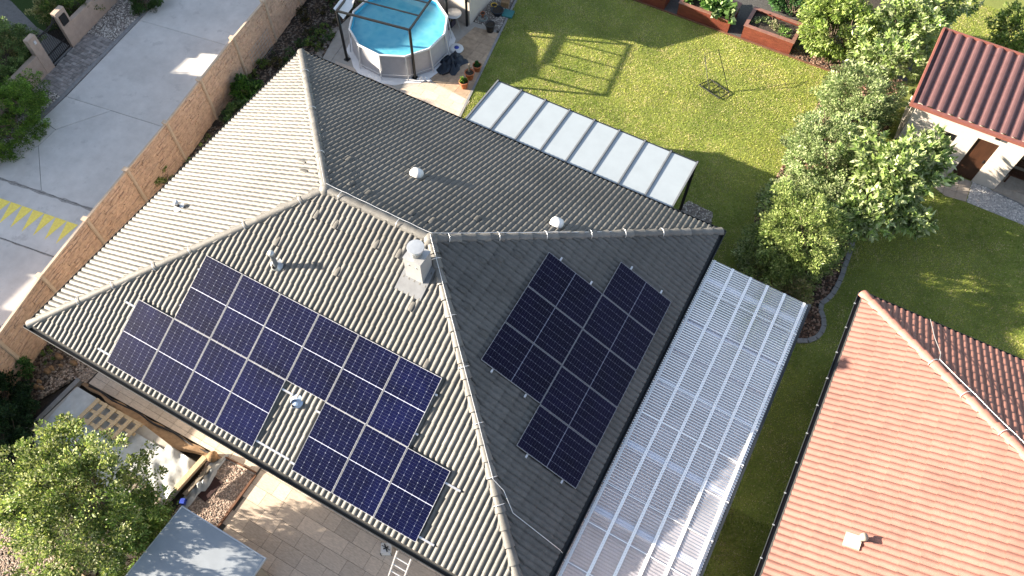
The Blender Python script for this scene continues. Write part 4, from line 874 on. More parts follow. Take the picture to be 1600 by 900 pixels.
# ------------------------------------------------------------------ pool
PCx, PCy, PR, PH = .78, 16.18, 1.84, 1.07
pool = thing('frame_pool', 'round above ground pool with grey sides and a white frame', 'pool', (PCx, PCy, 0))
NP = 12; ang = [2 * pi * (k + .35) / NP for k in range(NP)]
P12 = lambda r, z: [Vector((PCx + r * cos(a), PCy + r * sin(a), z)) for a in ang]
def ringwall(name, r0, z0, r1, z1, mt, flip=False):
    a, b = P12(r0, z0), P12(r1, z1); mb_ = MB(); fs = [(i, (i + 1) % NP, NP + (i + 1) % NP, NP + i) for i in range(NP)]
    mb_.add(a + b, [tuple(reversed(f)) for f in fs] if flip else fs); return mb_.obj(name, mt, pool)
ringwall('pool_wall', PR + .03, .04, PR - .03, PH - .02, 'poolwall'); lin = ringwall('liner', PR - .10, .06, PR - .05, PH - .02, 'poolblue', True)
mb = MB(); mb.quad(*P12(PR - .09, .07)); mb.obj('liner_floor', 'poolblue', pool)
mb = MB(); mb.quad(*P12(PR - .055, PH - .14)); mb.obj('water', 'water', pool)
for i in range(NP):
    a, b = P12(PR, PH)[i], P12(PR, PH)[(i + 1) % NP]; mb = MB(); mb.tube([a, b], .042, 8); mb.obj('top_rail', 'white', pool)
    a, b = P12(PR + .09, .22)[i], P12(PR + .09, .22)[(i + 1) % NP]; mb = MB(); mb.tube([a, b], .012, 5); mb.obj('lower_band', 'white', pool)
    q = P12(PR, PH)[i]; q2 = P12(PR + .13, .02)[i]; mb = MB(); mb.tube([q, q2], .024, 7); mb.obj('leg', 'white', pool)
mb = MB(); gp = []
for k in range(28): a = 2 * pi * k / 28; rr = PR + .22 + .07 * sin(k * 2.3) + (.08 if 19 <= k <= 27 else 0); gp.append((PCx + rr * cos(a), PCy + rr * sin(a)))
mb.prism(gp, .012, .026); tag(mb.obj('ground_sheet', 'fabric'), 'white ground sheet spread under the round pool', 'ground sheet')
# small pool items
mb = MB(); mb.lathe([(.001, .012), (.12, .012), (.14, .0)], (3.05 - .55, 17.0, .06)); 
rg = thing('pool_float', 'white float with a blue centre lying against the pool side', 'float', (2.42, 16.95, .05)); mb = MB(); mb.lathe([(.001, .05), (.2, .06), (.27, .03), (.28, .0), (.2, -.02)], (2.75, 17.0, .06), 20); mb.obj('disc', 'white', rg); mb = MB(); mb.lathe([(.001, .075), (.09, .07), (.1, .05)], (2.75, 17.02, .06), 14); mb.obj('centre', 'blueplastic', rg)
# bundled white cloth near the pool foot
def crumple(name, c, r, mt, label, cat, seed=1, n=26, hgt=.12, spikes=.35):
    rd = np.random.default_rng(seed); mb_ = MB(); vs = []; nr = 8
    ph = rd.uniform(0, 6, 6)
    for i in range(nr + 1):
        t = i / nr
        for k in range(n):
            a = 2 * pi * k / n; rr = t * (1 + spikes * sin(a * 2 + ph[0]) + .2 * sin(a * 5 + ph[1]) + .1 * sin(a * 9 + ph[2]))
            x, y = r[0] * rr * cos(a), r[1] * rr * sin(a); z = hgt * (1 - t ** 2) * (.65 + .5 * sin(x * 16 + ph[3]) * cos(y * 13 + ph[4]) + .35 * sin(x * 31 + y * 24)) + .012
            vs.append((c[0] + x, c[1] + y, c[2] + max(z, .01)))
    mb_.add(vs, [(i * n + k, i * n + (k + 1) % n, (i + 1) * n + (k + 1) % n, (i + 1) * n + k) for i in range(nr) for k in range(n)], True)
    return tag(mb_.obj(name, mt, base=c), label, cat)
crumple('towel', (2.52, 15.05, .02), (.22, .14), 'fabric', 'crumpled white cloth at the foot of the pool canopy post', 'cloth', 3, hgt=.1)
o = crumple('pool_cover', (2.98, 16.25, .02), (.50, .62), 'tarp', 'dark navy cover crumpled on the slabs beside the pool', 'cover', 5, hgt=.26, spikes=.06)
mb = MB(); mb.tube([(3.05, 16.0, .08), (3.08, 15.75, .07), (2.98, 15.55, .05)], .12, 8, .05); c2 = mb.obj('cover_tail', 'tarp'); c2.parent = o; c2.matrix_parent_inverse = Matrix.Translation(Vector((2.98, 16.25, .02))).inverted()
# canopy frame
cn = thing('canopy_frame', 'black metal canopy frame standing over the round pool', 'canopy frame', (-.57, 14.48, 0))
CZ = 2.26; q1, q2, q3, q4 = Vector((-.57, 14.48, 0)), Vector((2.19, 14.93, 0)), Vector((1.86, 17.85, 0)), Vector((-.95, 17.45, 0)); Z = Vector((0, 0, CZ))
for q in (q1, q2, q3, q4):
    mb = MB(); mb.tube([q + Vector((0, 0, .02)), q + Z], .052, 8); ps = mb.obj('post', 'black', cn); mb = MB(); mb.box(q + Vector((0, 0, .035)), (.18, .18, .03)); mb.obj('foot_plate', 'black', ps)
for a, b in ((q1, q2), (q2, q3), (q3, q4), (q4, q1)): mb = MB(); mb.bar(a + Z, b + Z, .065, .06); mb.obj('beam', 'black', cn)
for t in (.27, .52, .76): mb = MB(); mb.bar(q1.lerp(q4, t) + Z, q2.lerp(q3, t) + Z, .04, .04); mb.obj('crossbar', 'black', cn)
cf = MB(); vs = []
for i in range(9):
    for j in range(7):
        t = i / 8; s_ = j / 6; p = q1.lerp(q4, t * .9) + Z + Vector((-.14 + .42 * s_, .0 - .06 * (1 - t) * s_, .05 - .10 * sin(s_ * pi) * (0.5 + .5 * sin(t * 17)) - (.25 * s_ ** 2 * (t < .3))))
        vs.append(p)
cf.add(vs, [(i * 7 + j, i * 7 + j + 1, (i + 1) * 7 + j + 1, (i + 1) * 7 + j) for i in range(8) for j in range(6)], True); tag(cf.obj('shade_cloth', 'fabric'), 'white shade cloth gathered on the left beam of the pool canopy', 'cloth')
# ------------------------------------------------------------------ garage corner top
gr = thing('garage', 'white walled building at the top edge just beyond the pool', 'building', (-4, 18.45, 0))
mb = MB(); mb.box((2.4, 20.2, 1.1), (.2, 3.5, 2.2)); mb.box((-1.0, 18.55, 1.1), (6.6, .2, 2.2)); mb.box((-1, 21.9, 1.1), (6.6, .2, 2.2)); mb.box((-4.2, 20.2, 1.1), (.2, 3.1, 2.2)); mb.obj('wall', 'plaster', gr)
mb = MB(); ev, rdg = 2.2, 2.95
for z in (0, .1): mb.quad(*[(x, y, zz + z) for x, y, zz in ((-4.8, 18.15, ev), (2.8, 18.15, ev), (2.8, 19.9, rdg), (-4.8, 19.9, rdg))]); mb.quad(*[(x, y, zz + z) for x, y, zz in ((-4.8, 22.3, ev), (-4.8, 19.9, rdg), (2.8, 19.9, rdg), (2.8, 22.3, ev))])
mb.add([(2.79, 18.45, ev), (2.49, 22.0, ev), (2.49, 19.9, rdg)], [(0, 1, 2)]); mb.add([(-4.3, 18.45, ev), (-4.3, 22.0, ev), (-4.3, 19.9, rdg)], [(0, 1, 2)]); mb.obj('roof', 'under', gr)
mb = MB(); mb.tube([(2.42, 18.36, 0), (2.42, 18.36, 2.2)], .05, 8); mb.obj('downpipe', 'black', gr)
# items by garage wall
pg = 'pots and buckets near the garage wall'
def pot(label, c, r, h, mt, soilmt='soil', plant=None, leaves=60, name='plant_pot', group=None):
    t = thing(name, label, 'pot', c, group); mb_ = MB(); mb_.lathe([(r * .70, 0), (r * .95, h * .85), (r * 1.07, h * .86), (r * 1.07, h), (r * .95, h), (r * .88, h * .86)], c, 20); mb_.obj('pot', mt, t)
    mb_ = MB(); mb_.lathe([(r * .9, h * .86), (.001, h * .88)], c, 16); mb_.obj('soil', soilmt, t)
    if plant:
        V, F, K = crown((c[0], c[1], c[2] + h * 1.05), (r * .75, r * .75, h * .42), 14, leaves, plant[1], plant[0], clr=r * .35, shell=.2, aspect=.6); o_ = soup('plant', V, F, K, 'leaf', t, c)
    return t
LG = [(.10, .20, .03), (.06, .14, .02), (.16, .26, .05)]
pot('black plastic tub standing on gravel near the garage', (3.36, 18.55, .015), .19, .36, 'plastic_black', leaves=10)
pot('terracotta pot with lime green plant nearest the grey roof', (4.02, 15.42, .02), .17, .30, 'terracotta', plant=(LG, .07), leaves=40)
pot('middle terracotta pot holding a stake and almost no leaves', (3.97, 15.92, .02), .18, .32, 'terracotta', plant=([(.10, .09, .05)], .04), leaves=6)
pot('terracotta pot with a dark green plant, farthest from the grey roof', (4.00, 16.42, .02), .16, .27, 'terracotta', plant=([(.03, .10, .02), (.05, .15, .03)], .06), leaves=40)
mb = MB(); mb.tube([(3.93, 15.95, .3), (3.90, 16.02, .62)], .035, 8); tag(mb.obj('stake', 'weathered'), 'pale wooden stake stuck in the middle terracotta pot', 'stake')
pot('yellow bucket by the white wall of the garage', (2.86, 19.75, .015), .12, .22, 'yellowplastic', name='bucket', leaves=5)
pot('small red pot against the garage wall corner', (2.68, 19.15, .015), .09, .17, 'terracotta', leaves=5)
pot('navy blue round basket on the gravel by the garage', (3.12, 19.55, .015), .24, .22, 'tarp', name='basket', leaves=5)
mb = MB(); mb.box((3.5, 19.75, .05), (.42, .42, .06), rz=.2); tag(mb.obj('kneeling_pad', 'teal'), 'flat square teal pad lying on gravel beside the lawn', 'pad')
mb = MB(); mb.box((3.15, 20.15, .14), (.3, .3, .25), rz=.3); tag(mb.obj('planter_box', 'rock'), 'ochre box behind the navy basket near the garage', 'box')
hs = MB(); hp_ = [(2.75 + .16 * cos(t) + t * .004, 18.98 + .16 * sin(t), .03 + .005 * t) for t in np.linspace(0, 19, 70)]; hs.tube(hp_, .015, 5); tag(hs.obj('garden_hose', mat('hose_grey', (.25, .30, .30), .5)), 'coiled grey garden hose on gravel at the garage corner', 'hose')
tbl = thing('patio_table', 'round shiny table on thin legs beside the garage wall', 'table', (2.05, 18.0, 0)); mb = MB(); mb.lathe([(.001, .74), (.30, .74), (.32, .72), (.30, .70), (.001, .70)], (2.05, 18.0, 0), 24); mb.obj('table_top', 'metal', tbl)
for k in range(3): a = k * 2.09; mb = MB(); mb.tube([(2.05 + .08 * cos(a), 18.0 + .08 * sin(a), .7), (2.05 + .3 * cos(a), 18.0 + .3 * sin(a), .015)], .014, 6); mb.obj('leg', 'galv', tbl)
ct = thing('crate', 'dark purple crate on the ground beneath the round table', 'crate', (1.75, 18.12, 0)); mb = MB(); mb.box((1.72, 18.1, .16), (.5, .3, .3)); mb.obj('crate_body', 'purple', ct); mb = MB(); mb.box((1.72, 18.1, .32), (.54, .34, .03)); mb.obj('lid', 'black', ct)

# ------------------------------------------------------------------ planters
def planter(label, x0, x1, y0, y1, h, nb):
    t = thing('raised_planter', label, 'planter', (x0, y0, 0), 'raised rust brown planters'); th = .06
    bh = h / nb
    for k in range(nb):
        z = k * bh + bh / 2
        for c_, d in ((((x0 + x1) / 2, y0 + th / 2, z), (x1 - x0, th, bh - .006)), (((x0 + x1) / 2, y1 - th / 2, z), (x1 - x0, th, bh - .006)), ((x0 + th / 2, (y0 + y1) / 2, z), (th, y1 - y0 - 2 * th, bh - .006)), ((x1 - th / 2, (y0 + y1) / 2, z), (th, y1 - y0 - 2 * th, bh - .006))): mb_ = MB(); mb_.box(c_, d); mb_.obj('board', 'darkred', t)
    for c_, d in ((((x0 + x1) / 2, y0 + .04, h + .015), (x1 - x0 + .06, .14, .035)), (((x0 + x1) / 2, y1 - .04, h + .015), (x1 - x0 + .06, .14, .035)), ((x0 + .04, (y0 + y1) / 2, h + .015), (.14, y1 - y0 - .22, .035)), ((x1 - .04, (y0 + y1) / 2, h + .015), (.14, y1 - y0 - .22, .035))): mb_ = MB(); mb_.box(c_, d); mb_.obj('rim_board', 'planterrim', t)
    mb_ = MB(); mb_.box(((x0 + x1) / 2, (y0 + y1) / 2, h - .12), (x1 - x0 - .13, y1 - y0 - .13, .04)); mb_.obj('soil', 'soil', t)
    return t
planter('rust brown raised planter cut by the top edge, nearest the pool', 6.75, 8.80, 23.12, 24.3, .56, 3)
planter('rust brown raised planter under broad pale leaves, middle one', 9.35, 11.5, 23.12, 24.3, .56, 3)
planter('rust brown raised planter with sparse herbs beside the tall shrubs', 12.05, 14.02, 23.14, 24.35, .58, 3)
def plant(name, label, cat, c, parts, group=None):
    t = thing(name, label, cat, c, group); V, F, K = join(parts); soup('leaves', V, F, K, 'leaf', t, c)
    mb_ = MB(); [mb_.tube([(c[0] + random.uniform(-.1, .1), c[1] + random.uniform(-.1, .1), c[2]), (c[0] + random.uniform(-.25, .25), c[1] + random.uniform(-.25, .25), c[2] + .3)], .008, 4) for _ in range(6)]; mb_.obj('stems', 'bark', t); return t
HOSTA = [(.14, .27, .06), (.22, .36, .12), (.10, .22, .04), (.34, .45, .20)]
plant('squash_plant', 'broad leaved pale green plant spilling over the middle planter', 'plant', (10.8, 23.6, .5), [crown((10.9, 23.6, .72), (.75, .55, .28), 30, 14, .25, HOSTA, clr=.22, aspect=.8), crown((9.8, 23.7, .66), (.5, .4, .22), 16, 14, .22, HOSTA, clr=.2, aspect=.8)])
plant('herb_patch', 'sparse silvery herbs growing inside the planter beside the tall shrubs', 'plant', (13, 23.7, .46), [crown((12.7, 23.75, .55), (.5, .3, .14), 22, 26, .06, [(.25, .30, .15), (.12, .2, .05)], clr=.11), crown((13.55, 23.6, .55), (.35, .3, .16), 16, 26, .06, [(.12, .25, .05), (.2, .3, .08)], clr=.11), crown((13.1, 23.7, .6), (.3, .2, .14), 10, 20, .07, [(.42, .40, .24)], clr=.1)])

# ------------------------------------------------------------------ metal frame on the lawn
fr = thing('folding_frame', 'thin dark metal frame toy standing open on the sunny lawn', 'frame', (12.1, 20.1, 0)); mb = MB()
g = [Vector((11.6, 19.84, .06)), Vector((11.86, 20.33, .06)), Vector((12.73, 20.05, .06)), Vector((12.52, 19.56, .06))]
for a, b in zip(g, g[1:] + g[:1]): mb.tube([a, b], .018, 6)
m1, m2 = (g[0] + g[3]) / 2, (g[1] + g[2]) / 2; mb.tube([m1, m2], .018, 6)
for a, b in ((g[0], m2), (g[1], m1), (m1, g[2]), (m2, g[3])): mb.tube([a, b], .009, 5)
mb.obj('base_frame', 'black', fr)
mb = MB(); e0, e1 = m1 + Vector((0, .05, 0)), g[2]; h1, h2 = Vector((11.42, 20.2, 1.15)), Vector((11.75, 20.72, 1.15)); mb.tube([m1, h1, h2, (m2 + g[2]) / 2 + Vector((.15, 0, 0))], .014, 6); mb.obj('back_frame', 'black', fr)

# ------------------------------------------------------------------ grey flat roof bottom left, timber platform
gs = thing('garden_shed', 'small garden shed with a flat grey sheet roof at the bottom edge', 'shed', (6.3, -3.6, 0))
mb = MB(); mb.prism([(6.28, -3.9), (8.84, -3.9), (8.80, -1.72), (6.34, -1.72)], 1.98, 2.03); mb.obj('roof_sheet', 'grayroof', gs)
mb = MB(); mb.bar((6.34, -1.70, 1.97), (8.80, -1.70, 1.97), .03, .09); mb.bar((8.83, -3.9, 1.97), (8.815, -1.68, 1.97), .03, .09); mb.bar((6.26, -3.9, 1.97), (6.32, -1.68, 1.97), .03, .09); mb.obj('roof_trim', 'metal', gs)
mb = MB(); mb.box((7.57, -2.9, .98), (2.2, 2.0, 1.96)); mb.obj('wall', 'weathered', gs)
pf = thing('timber_platform', 'unfinished low platform covered with white sheeting next to the house', 'platform', (.4, -1.6, 0))
mb = MB(); mb.prism([(.55, -.45), (3.0, -.38), (4.1, -.48), (5.08, -.50), (4.95, -2.3), (.4, -2.3)], .0, .24); mb.obj('platform_base', 'concrete2', pf)
def sheetm(name, x0, x1, y0, y1, z, mt, parent, amp=.02, n=(26, 16), fx_=5):
    mb_ = MB(); vs = []
    for i in range(n[0] + 1):
        for j in range(n[1] + 1):
            x = x0 + (x1 - x0) * i / n[0]; y = y0 + (y1 - y0) * j / n[1]
            vs.append((x, y, z + amp * (sin(x * fx_ * 2.1 + y * 3) * cos(y * fx_ * 1.3 + 1) + .5 * sin(x * 13 + y * 17))))
    mb_.add(vs, [(i * (n[1] + 1) + j, (i + 1) * (n[1] + 1) + j, (i + 1) * (n[1] + 1) + j + 1, i * (n[1] + 1) + j + 1) for i in range(n[0]) for j in range(n[1])], True); return mb_.obj(name, mt, parent)
sheetm('white_sheeting', .6, 2.0, -2.2, -.42, .27, 'plastic_sheet', pf); sheetm('white_sheeting', 2.05, 4.05, -2.2, -.66, .29, 'plastic_sheet', pf, .012, fx_=3); sheetm('clear_sheeting', 4.0, 5.0, -1.8, -.52, .30, 'plastic_sheet', pf, .03)
for k in range(10): mb = MB(); x = 3.6 + k * .14; mb.bar((x, -1.55 - .02 * k, .34), (x + .05, -1.95, .33), .07, .04); mb.obj('batten', 'weathered', pf)
mb = MB(); mb.bar((5.10, -1.35, .40), (5.22, -.30, .46), .14, .12); mb.obj('end_plank', 'wood', pf)
mb = MB(); mb.bar((5.26, -1.35, .10), (5.36, -.40, .10), .10, .16); mb.obj('dark_side', 'weathered', pf)
mb = MB(); mb.bar((.30, -2.3, .12), (.42, -.22, .12), .14, .2); mb.obj('side_kerb', 'kerb', pf)
mb = MB(); mb.bar((.12, -2.3, .06), (.25, -.8, .06), .12, .1); mb.obj('black_side_strip', 'membrane', pf)
pl = thing('wooden_pallet', 'raw timber pallet lying on the sheeting beside the tree crown', 'pallet', (1.9, -.7, .3))
for k in range(6): mb = MB(); mb.bar((1.42 + k * .30, -1.15, .40), (1.50 + k * .30, -.42, .40), .12, .025); mb.obj('top_board', 'wood', pl)
for k in range(3): mb = MB(); y = -1.08 + k * .3; mb.bar((1.4, y, .345), (3.05, y + .05, .345), .09, .08); mb.obj('bearer', 'wood', pl)
bank = MB(); vs = []; nb_ = 40
for i in range(nb_ + 1):
    x = .5 + 4.9 * i / nb_; yt = -.20 + (x - .5) * .025; wv = .12 + .35 * max(0, sin((x - 1.2) * .8)) * min(1, x / 3)
    for k, (t, z) in enumerate(((0, .02), (.35, .05), (.7, .14), (1, .10))): vs.append((x, yt - wv * t - .02 * sin(x * 9), z * (.7 + .3 * sin(x * 7 + k)) + .01))
bank.add(vs, [(i * 4 + k, i * 4 + k + 1, (i + 1) * 4 + k + 1, (i + 1) * 4 + k) for i in range(nb_) for k in range(3)], True); struct(bank.obj('sand_bank', 'sand'))
mb = MB(); mb.tube([(.7 + 4.6 * t, -.22 + .1 * t + .03 * sin(t * 21), .04 + .02 * sin(t * 13)) for t in np.linspace(0, 1, 30)], .028, 6); tag(mb.obj('black_membrane', 'membrane'), 'rolled strip of black membrane along the paving edge', 'membrane')
crumple('plastic_film', (5.42, -.80, .03), (.20, .75), 'plastic_sheet', 'crumpled translucent plastic film at the end of the platform', 'plastic film', 9, hgt=.13, spikes=.12)
mb = MB(); mb.box((5.66, -.88, .025), (.38, .64, .03), rz=-.12); tag(mb.obj('door_mat', 'mat_red'), 'dark maroon mat lying on the reddish gravel', 'mat')
mb = MB(); mb.lathe([(.001, .26), (.10, .25), (.16, .14), (.13, .01)], (5.22, -.16, .02), 14); tag(mb.obj('clay_lump', 'rock'), 'ochre clay lump at the corner of the paved strip', 'rock')
mb = MB(); mb.box((5.35, -1.5, .12), (.12, .14, .2), rz=.4); tag(mb.obj('blue_container', 'blueplastic'), 'small blue container beside the grey flat roof', 'container')
# timber beam bottom left
mb = MB(); mb.bar((3.40, -4.12, .14), (5.0, -4.25, .14), .12, .14); tag(mb.obj('timber_beam', 'wood'), 'sunlit timber beam under the tree at the bottom edge', 'beam')
# rocks and rubble near the corner
rg_ = random.Random(4)
for i in range(9):
    x, y = rg_.uniform(-.75, -.1), rg_.uniform(-1.1, .1); s_ = rg_.uniform(.07, .16); mb = MB(); n = 9; vs = []
    for hh_, rr in ((0, 1), (.55, .95), (.9, .5)): vs += [(x + s_ * rr * rg_.uniform(.75, 1.1) * cos(k * 2 * pi / n), y + s_ * .7 * rr * rg_.uniform(.75, 1.1) * sin(k * 2 * pi / n), s_ * hh_) for k in range(n)]
    mb.add(vs, [(a * n + k, a * n + (k + 1) % n, (a + 1) * n + (k + 1) % n, (a + 1) * n + k) for a in range(2) for k in range(n)] + [tuple(range(2 * n, 3 * n))]); tag(mb.obj('rock', 'rock'), 'ochre rock, one of the heap at the near left corner of the roof', 'rock', 'ochre rocks by the house corner')
# lantern and ladder
ln_ = thing('lantern', 'white lantern with black trim on the slabs under the eave', 'lantern', (10.75, .08, 0)); mb = MB(); mb.box((10.75, .08, .16), (.26, .26, .26), rz=.5); mb.obj('lantern_body', 'white', ln_)
mb = MB()
for k in range(4): a = .5 + k * pi / 2 + pi / 4; mb.tube([(10.75 + .19 * cos(a), .08 + .19 * sin(a), .02), (10.75 + .19 * cos(a), .08 + .19 * sin(a), .3)], .012, 5)
mb.tube([(10.63, .08, .3), (10.75, .08, .42), (10.87, .08, .3)], .01, 5); mb.box((10.75, .08, .31), (.03, .22, .02), rz=.9); mb.box((10.75, .08, .31), (.14, .03, .02), rz=.9); mb.obj('trim', 'black', ln_)
ld = thing('ladder', 'bright aluminium ladder leaning up towards the eave of the grey roof', 'ladder', (11.55, -1.2, 0)); la, lb_ = Vector((11.35, -1.35, 0)), Vector((11.55, -.13, 2.62)); sd2 = Vector((.37, 0, 0))
for s_ in (0, 1): mb = MB(); mb.bar(la + sd2 * s_, lb_ + sd2 * s_, .03, .07); mb.obj('rail', 'alu', ld)
for k in range(1, 10): p = la.lerp(lb_, k / 10); mb = MB(); mb.tube([p, p + sd2], .018, 6); mb.obj('rung', 'alu', ld)

# ================================================================== VEGETATION
LIME = [(.20, .28, .055), (.12, .19, .04), (.06, .10, .025), (.33, .38, .10), (.38, .42, .20)]
MID = [(.08, .15, .03), (.13, .21, .045), (.19, .26, .06)]
DARK = [(.045, .10, .03), (.07, .13, .04), (.09, .16, .05)]
SAGE = [(.22, .30, .11), (.34, .42, .19), (.10, .16, .05), (.44, .50, .27)]
BRIGHT = [(.20, .29, .05), (.30, .40, .10), (.10, .17, .03), (.42, .50, .19)]
PALE = [(.26, .36, .10), (.38, .47, .20), (.14, .22, .06), (.48, .54, .30)]
VARI = [(.40, .38, .16), (.20, .24, .07), (.50, .46, .22)]
def cr(c, r, n, m_, s, pal, **k): return dict(c=c, r=r, nclu=n, nleaf=m_, size=s, palette=pal, **k)
tree('garden_tree', 'large bushy light green tree at the bottom left corner', 'tree', (4.5, -2.9, 0), [cr((4.3, -2.85, 2.5), (1.75, 1.6, 1.5), 330, 80, .08, LIME, clr=.22, lmp=.3), cr((3.3, -2.0, 2.6), (.85, .75, .85), 90, 60, .08, LIME, clr=.2), cr((5.5, -2.5, 2.0), (.75, .9, .9), 80, 65, .08, MID, clr=.22), cr((3.0, -3.3, 2.4), (1.0, .9, 1.1), 90, 65, .08, LIME, clr=.22)], 1.3, .09, limbs=14)
tree('clipped_hedge', 'dark green hedge between the large tree and the grey flat roof', 'hedge', (5.6, -3.0, 0), [cr((5.55, -3.1, .75), (.62, 1.5, .85), 130, 80, .06, MID, clr=.17)], .4, .04, stems=3)
tree('dark_shrub', 'dark green shrub beside the fence at the left edge', 'shrub', (-.9, -1.7, 0), [cr((-.75, -1.7, .5), (.85, .65, .6), 110, 80, .08, [(.015, .04, .015), (.03, .065, .022)], clr=.18), cr((0.0, -2.3, .55), (.8, .7, .6), 90, 70, .08, [(.015, .04, .015), (.03, .065, .022)], clr=.18)], .3, .03, stems=3)
tree('leafy_weed', 'small fresh green plant against the fence foot by the left edge', 'plant', (-1.05, -.75, 0), [cr((-1.05, -.72, .42), (.28, .25, .28), 26, 22, .09, [(.06, .15, .04), (.09, .2, .05)], clr=.11)], .25, .012, limbs=4)
tree('leafy_bush', 'glossy green bush between fence and the brightest roof slope', 'shrub', (-2.5, 11.0, 0), [cr((-2.5, 11.0, .5), (.50, .52, .5), 60, 45, .11, [(.06, .15, .025), (.10, .22, .04), (.035, .09, .02)], clr=.16)], .4, .03, stems=2)
tree('leafy_bush', 'low shaded bush just below the glossy one by the fence', 'shrub', (-2.1, 10.1, 0), [cr((-2.05, 10.05, .35), (.45, .7, .35), 60, 50, .09, DARK, clr=.15)], .2, .02, stems=2)
tree('leafy_bush', 'small yellowish weed bush against the middle of the fence', 'shrub', (-2.25, 6.6, 0), [cr((-2.3, 6.6, .35), (.22, .35, .4), 24, 40, .07, LIME, clr=.1)], .2, .02)
wd = []
for i in range(70):
    y = rng.uniform(9.0, 18); x0_, x1_ = fx(y) + .25, (-1.5 if y > 13.2 else -1.0) - .02 * (y - 9); x = rng.uniform(x0_, x1_); wd.append(crown((x, y, rng.uniform(.08, .25)), (.2, .2, .14), 7, 26, .07, [DARK, MID, [(.10, .09, .03), (.05, .05, .02)]][i % 3], clr=.09))
for i in range(30): y = rng.uniform(-.3, 9); wd.append(crown((fx(y) + rng.uniform(.2, .5), y, .1), (.12, .15, .12), 4, 20, .06, MID, clr=.07))
V, F, K = join(wd); o = soup('weeds', V, F, K, 'leaf'); stuff(o, 'low weeds and ground plants in the dark bed along the fence', 'weeds')
# scattered bark and clods
stuff(pebbles('bark_mulch', [BED], 420, .05, [(.16, .09, .06), (.09, .05, .035), (.30, .20, .15), (.05, .035, .025)], z=.006), 'brown bark mulch on the shrub bed', 'mulch')
stuff(pebbles('clods', [BEDL, [(-1.3, -.2), (-.3, -.2), (-.2, -1.3), (-1.2, -1.3)], [(-1.1, .3), (-.3, .5), (-.3, -.3), (-1.2, -.3)]], 260, .045, [(.10, .07, .05), (.05, .038, .03), (.16, .12, .09), (.2, .17, .14)], z=.004), 'soil clods and small stones in the bed beside the fence', 'soil')
stuff(pebbles('kerb_rubble', [[(-1.9, 15.9), (-1.5, 14), (-1.3, 13.7), (-1.7, 13.4), (-2.3, 15.2)]], 60, .10, [(.28, .25, .22), (.2, .18, .16)], z=.0), 'rough grey stones edging the bed beside the pool terrace', 'stones')
# hedges left of lane
tree('hedge', 'large dark green hedge at the left edge below the garden wall', 'hedge', (-8.2, 5.6, 0), [cr((-8.55, 5.4, .75), (1.15, 1.95, 1.0), 520, 110, .055, [(.13, .25, .035), (.20, .33, .055), (.07, .14, .02)], clr=.17, shell=.75)], .4, .03, stems=3)
tree('hedge', 'lighter rounded hedge behind the wall left of the gate', 'hedge', (-10.4, 7.6, 0), [cr((-10.75, 7.8, .9), (.95, 1.5, .85), 320, 90, .06, [(.16, .24, .07), (.24, .32, .12), (.10, .17, .05)], clr=.17), cr((-11.0, 8.3, .9), (.8, .45, .4), 50, 60, .07, VARI, clr=.15)], .4, .03, stems=3)
tree('hedge', 'green hedge behind the wall right of the gate', 'hedge', (-11.0, 11.2, 0), [cr((-10.95, 11.6, .8), (.7, 1.6, .75), 180, 80, .065, MID, clr=.17)], .4, .03, stems=3)
tree('variegated_shrub', 'yellow and cream shrub right behind the gate', 'shrub', (-11.6, 10.2, 0), [cr((-11.4, 10.5, .75), (.65, .55, .6), 70, 60, .08, VARI, clr=.16)], .4, .03)
tree('dark_shrub', 'low dark green shrub on the gravel at the top edge', 'shrub', (-9.1, 12.9, 0), [cr((-9.15, 13.2, .4), (.65, .85, .48), 110, 80, .06, [(.04, .09, .02), (.07, .13, .03)], clr=.15)], .2, .02, stems=2)
# shrub row in the bed
tree('tall_shrub', 'tall yellow green shrub with long leaves next to the herb planter', 'shrub', (15.6, 23.6, 0), [cr((15.3, 23.7, 1.5), (1.35, 1.0, 1.35), 190, 52, .16, BRIGHT, clr=.26, aspect=.34, droop=.4), cr((14.6, 24.8, 1.5), (1.0, .9, 1.2), 100, 50, .15, BRIGHT, clr=.26, aspect=.34, droop=.4)], 1.0, .05, stems=3)
tree('tall_shrub', 'large leaved pale shrub overhanging the maroon ribbed roof corner', 'shrub', (17.5, 24.2, 0), [cr((17.4, 24.3, 2.1), (1.3, 1.1, 1.2), 340, 13, .24, PALE, clr=.15, aspect=.36, droop=.15, lmp=.3, shell=.35), cr((17.3, 22.4, 1.9), (1.2, .9, .9), 220, 13, .22, PALE, clr=.15, aspect=.36, droop=.2, lmp=.3, shell=.3), cr((18.1, 26.0, 2.3), (1.1, .8, 1), 180, 13, .24, PALE, clr=.15, aspect=.36, droop=.2, lmp=.3, shell=.3)], 1.4, .07, stems=2, limbs=9)
tree('rounded_shrub', 'dense sage green shrub in the middle of the row beside the lawn', 'shrub', (17.0, 20.4, 0), [cr((16.95, 20.5, 1.25), (1.35, 1.4, 1.3), 330, 95, .08, SAGE, clr=.2)], .7, .04, stems=3)
tree('rounded_shrub', 'smaller grey green shrub nearest the lawn, below the dense one', 'shrub', (16.6, 17.6, 0), [cr((16.6, 17.6, 1.2), (1.2, 1.55, 1.3), 320, 90, .085, SAGE, clr=.2)], .7, .04, stems=3)
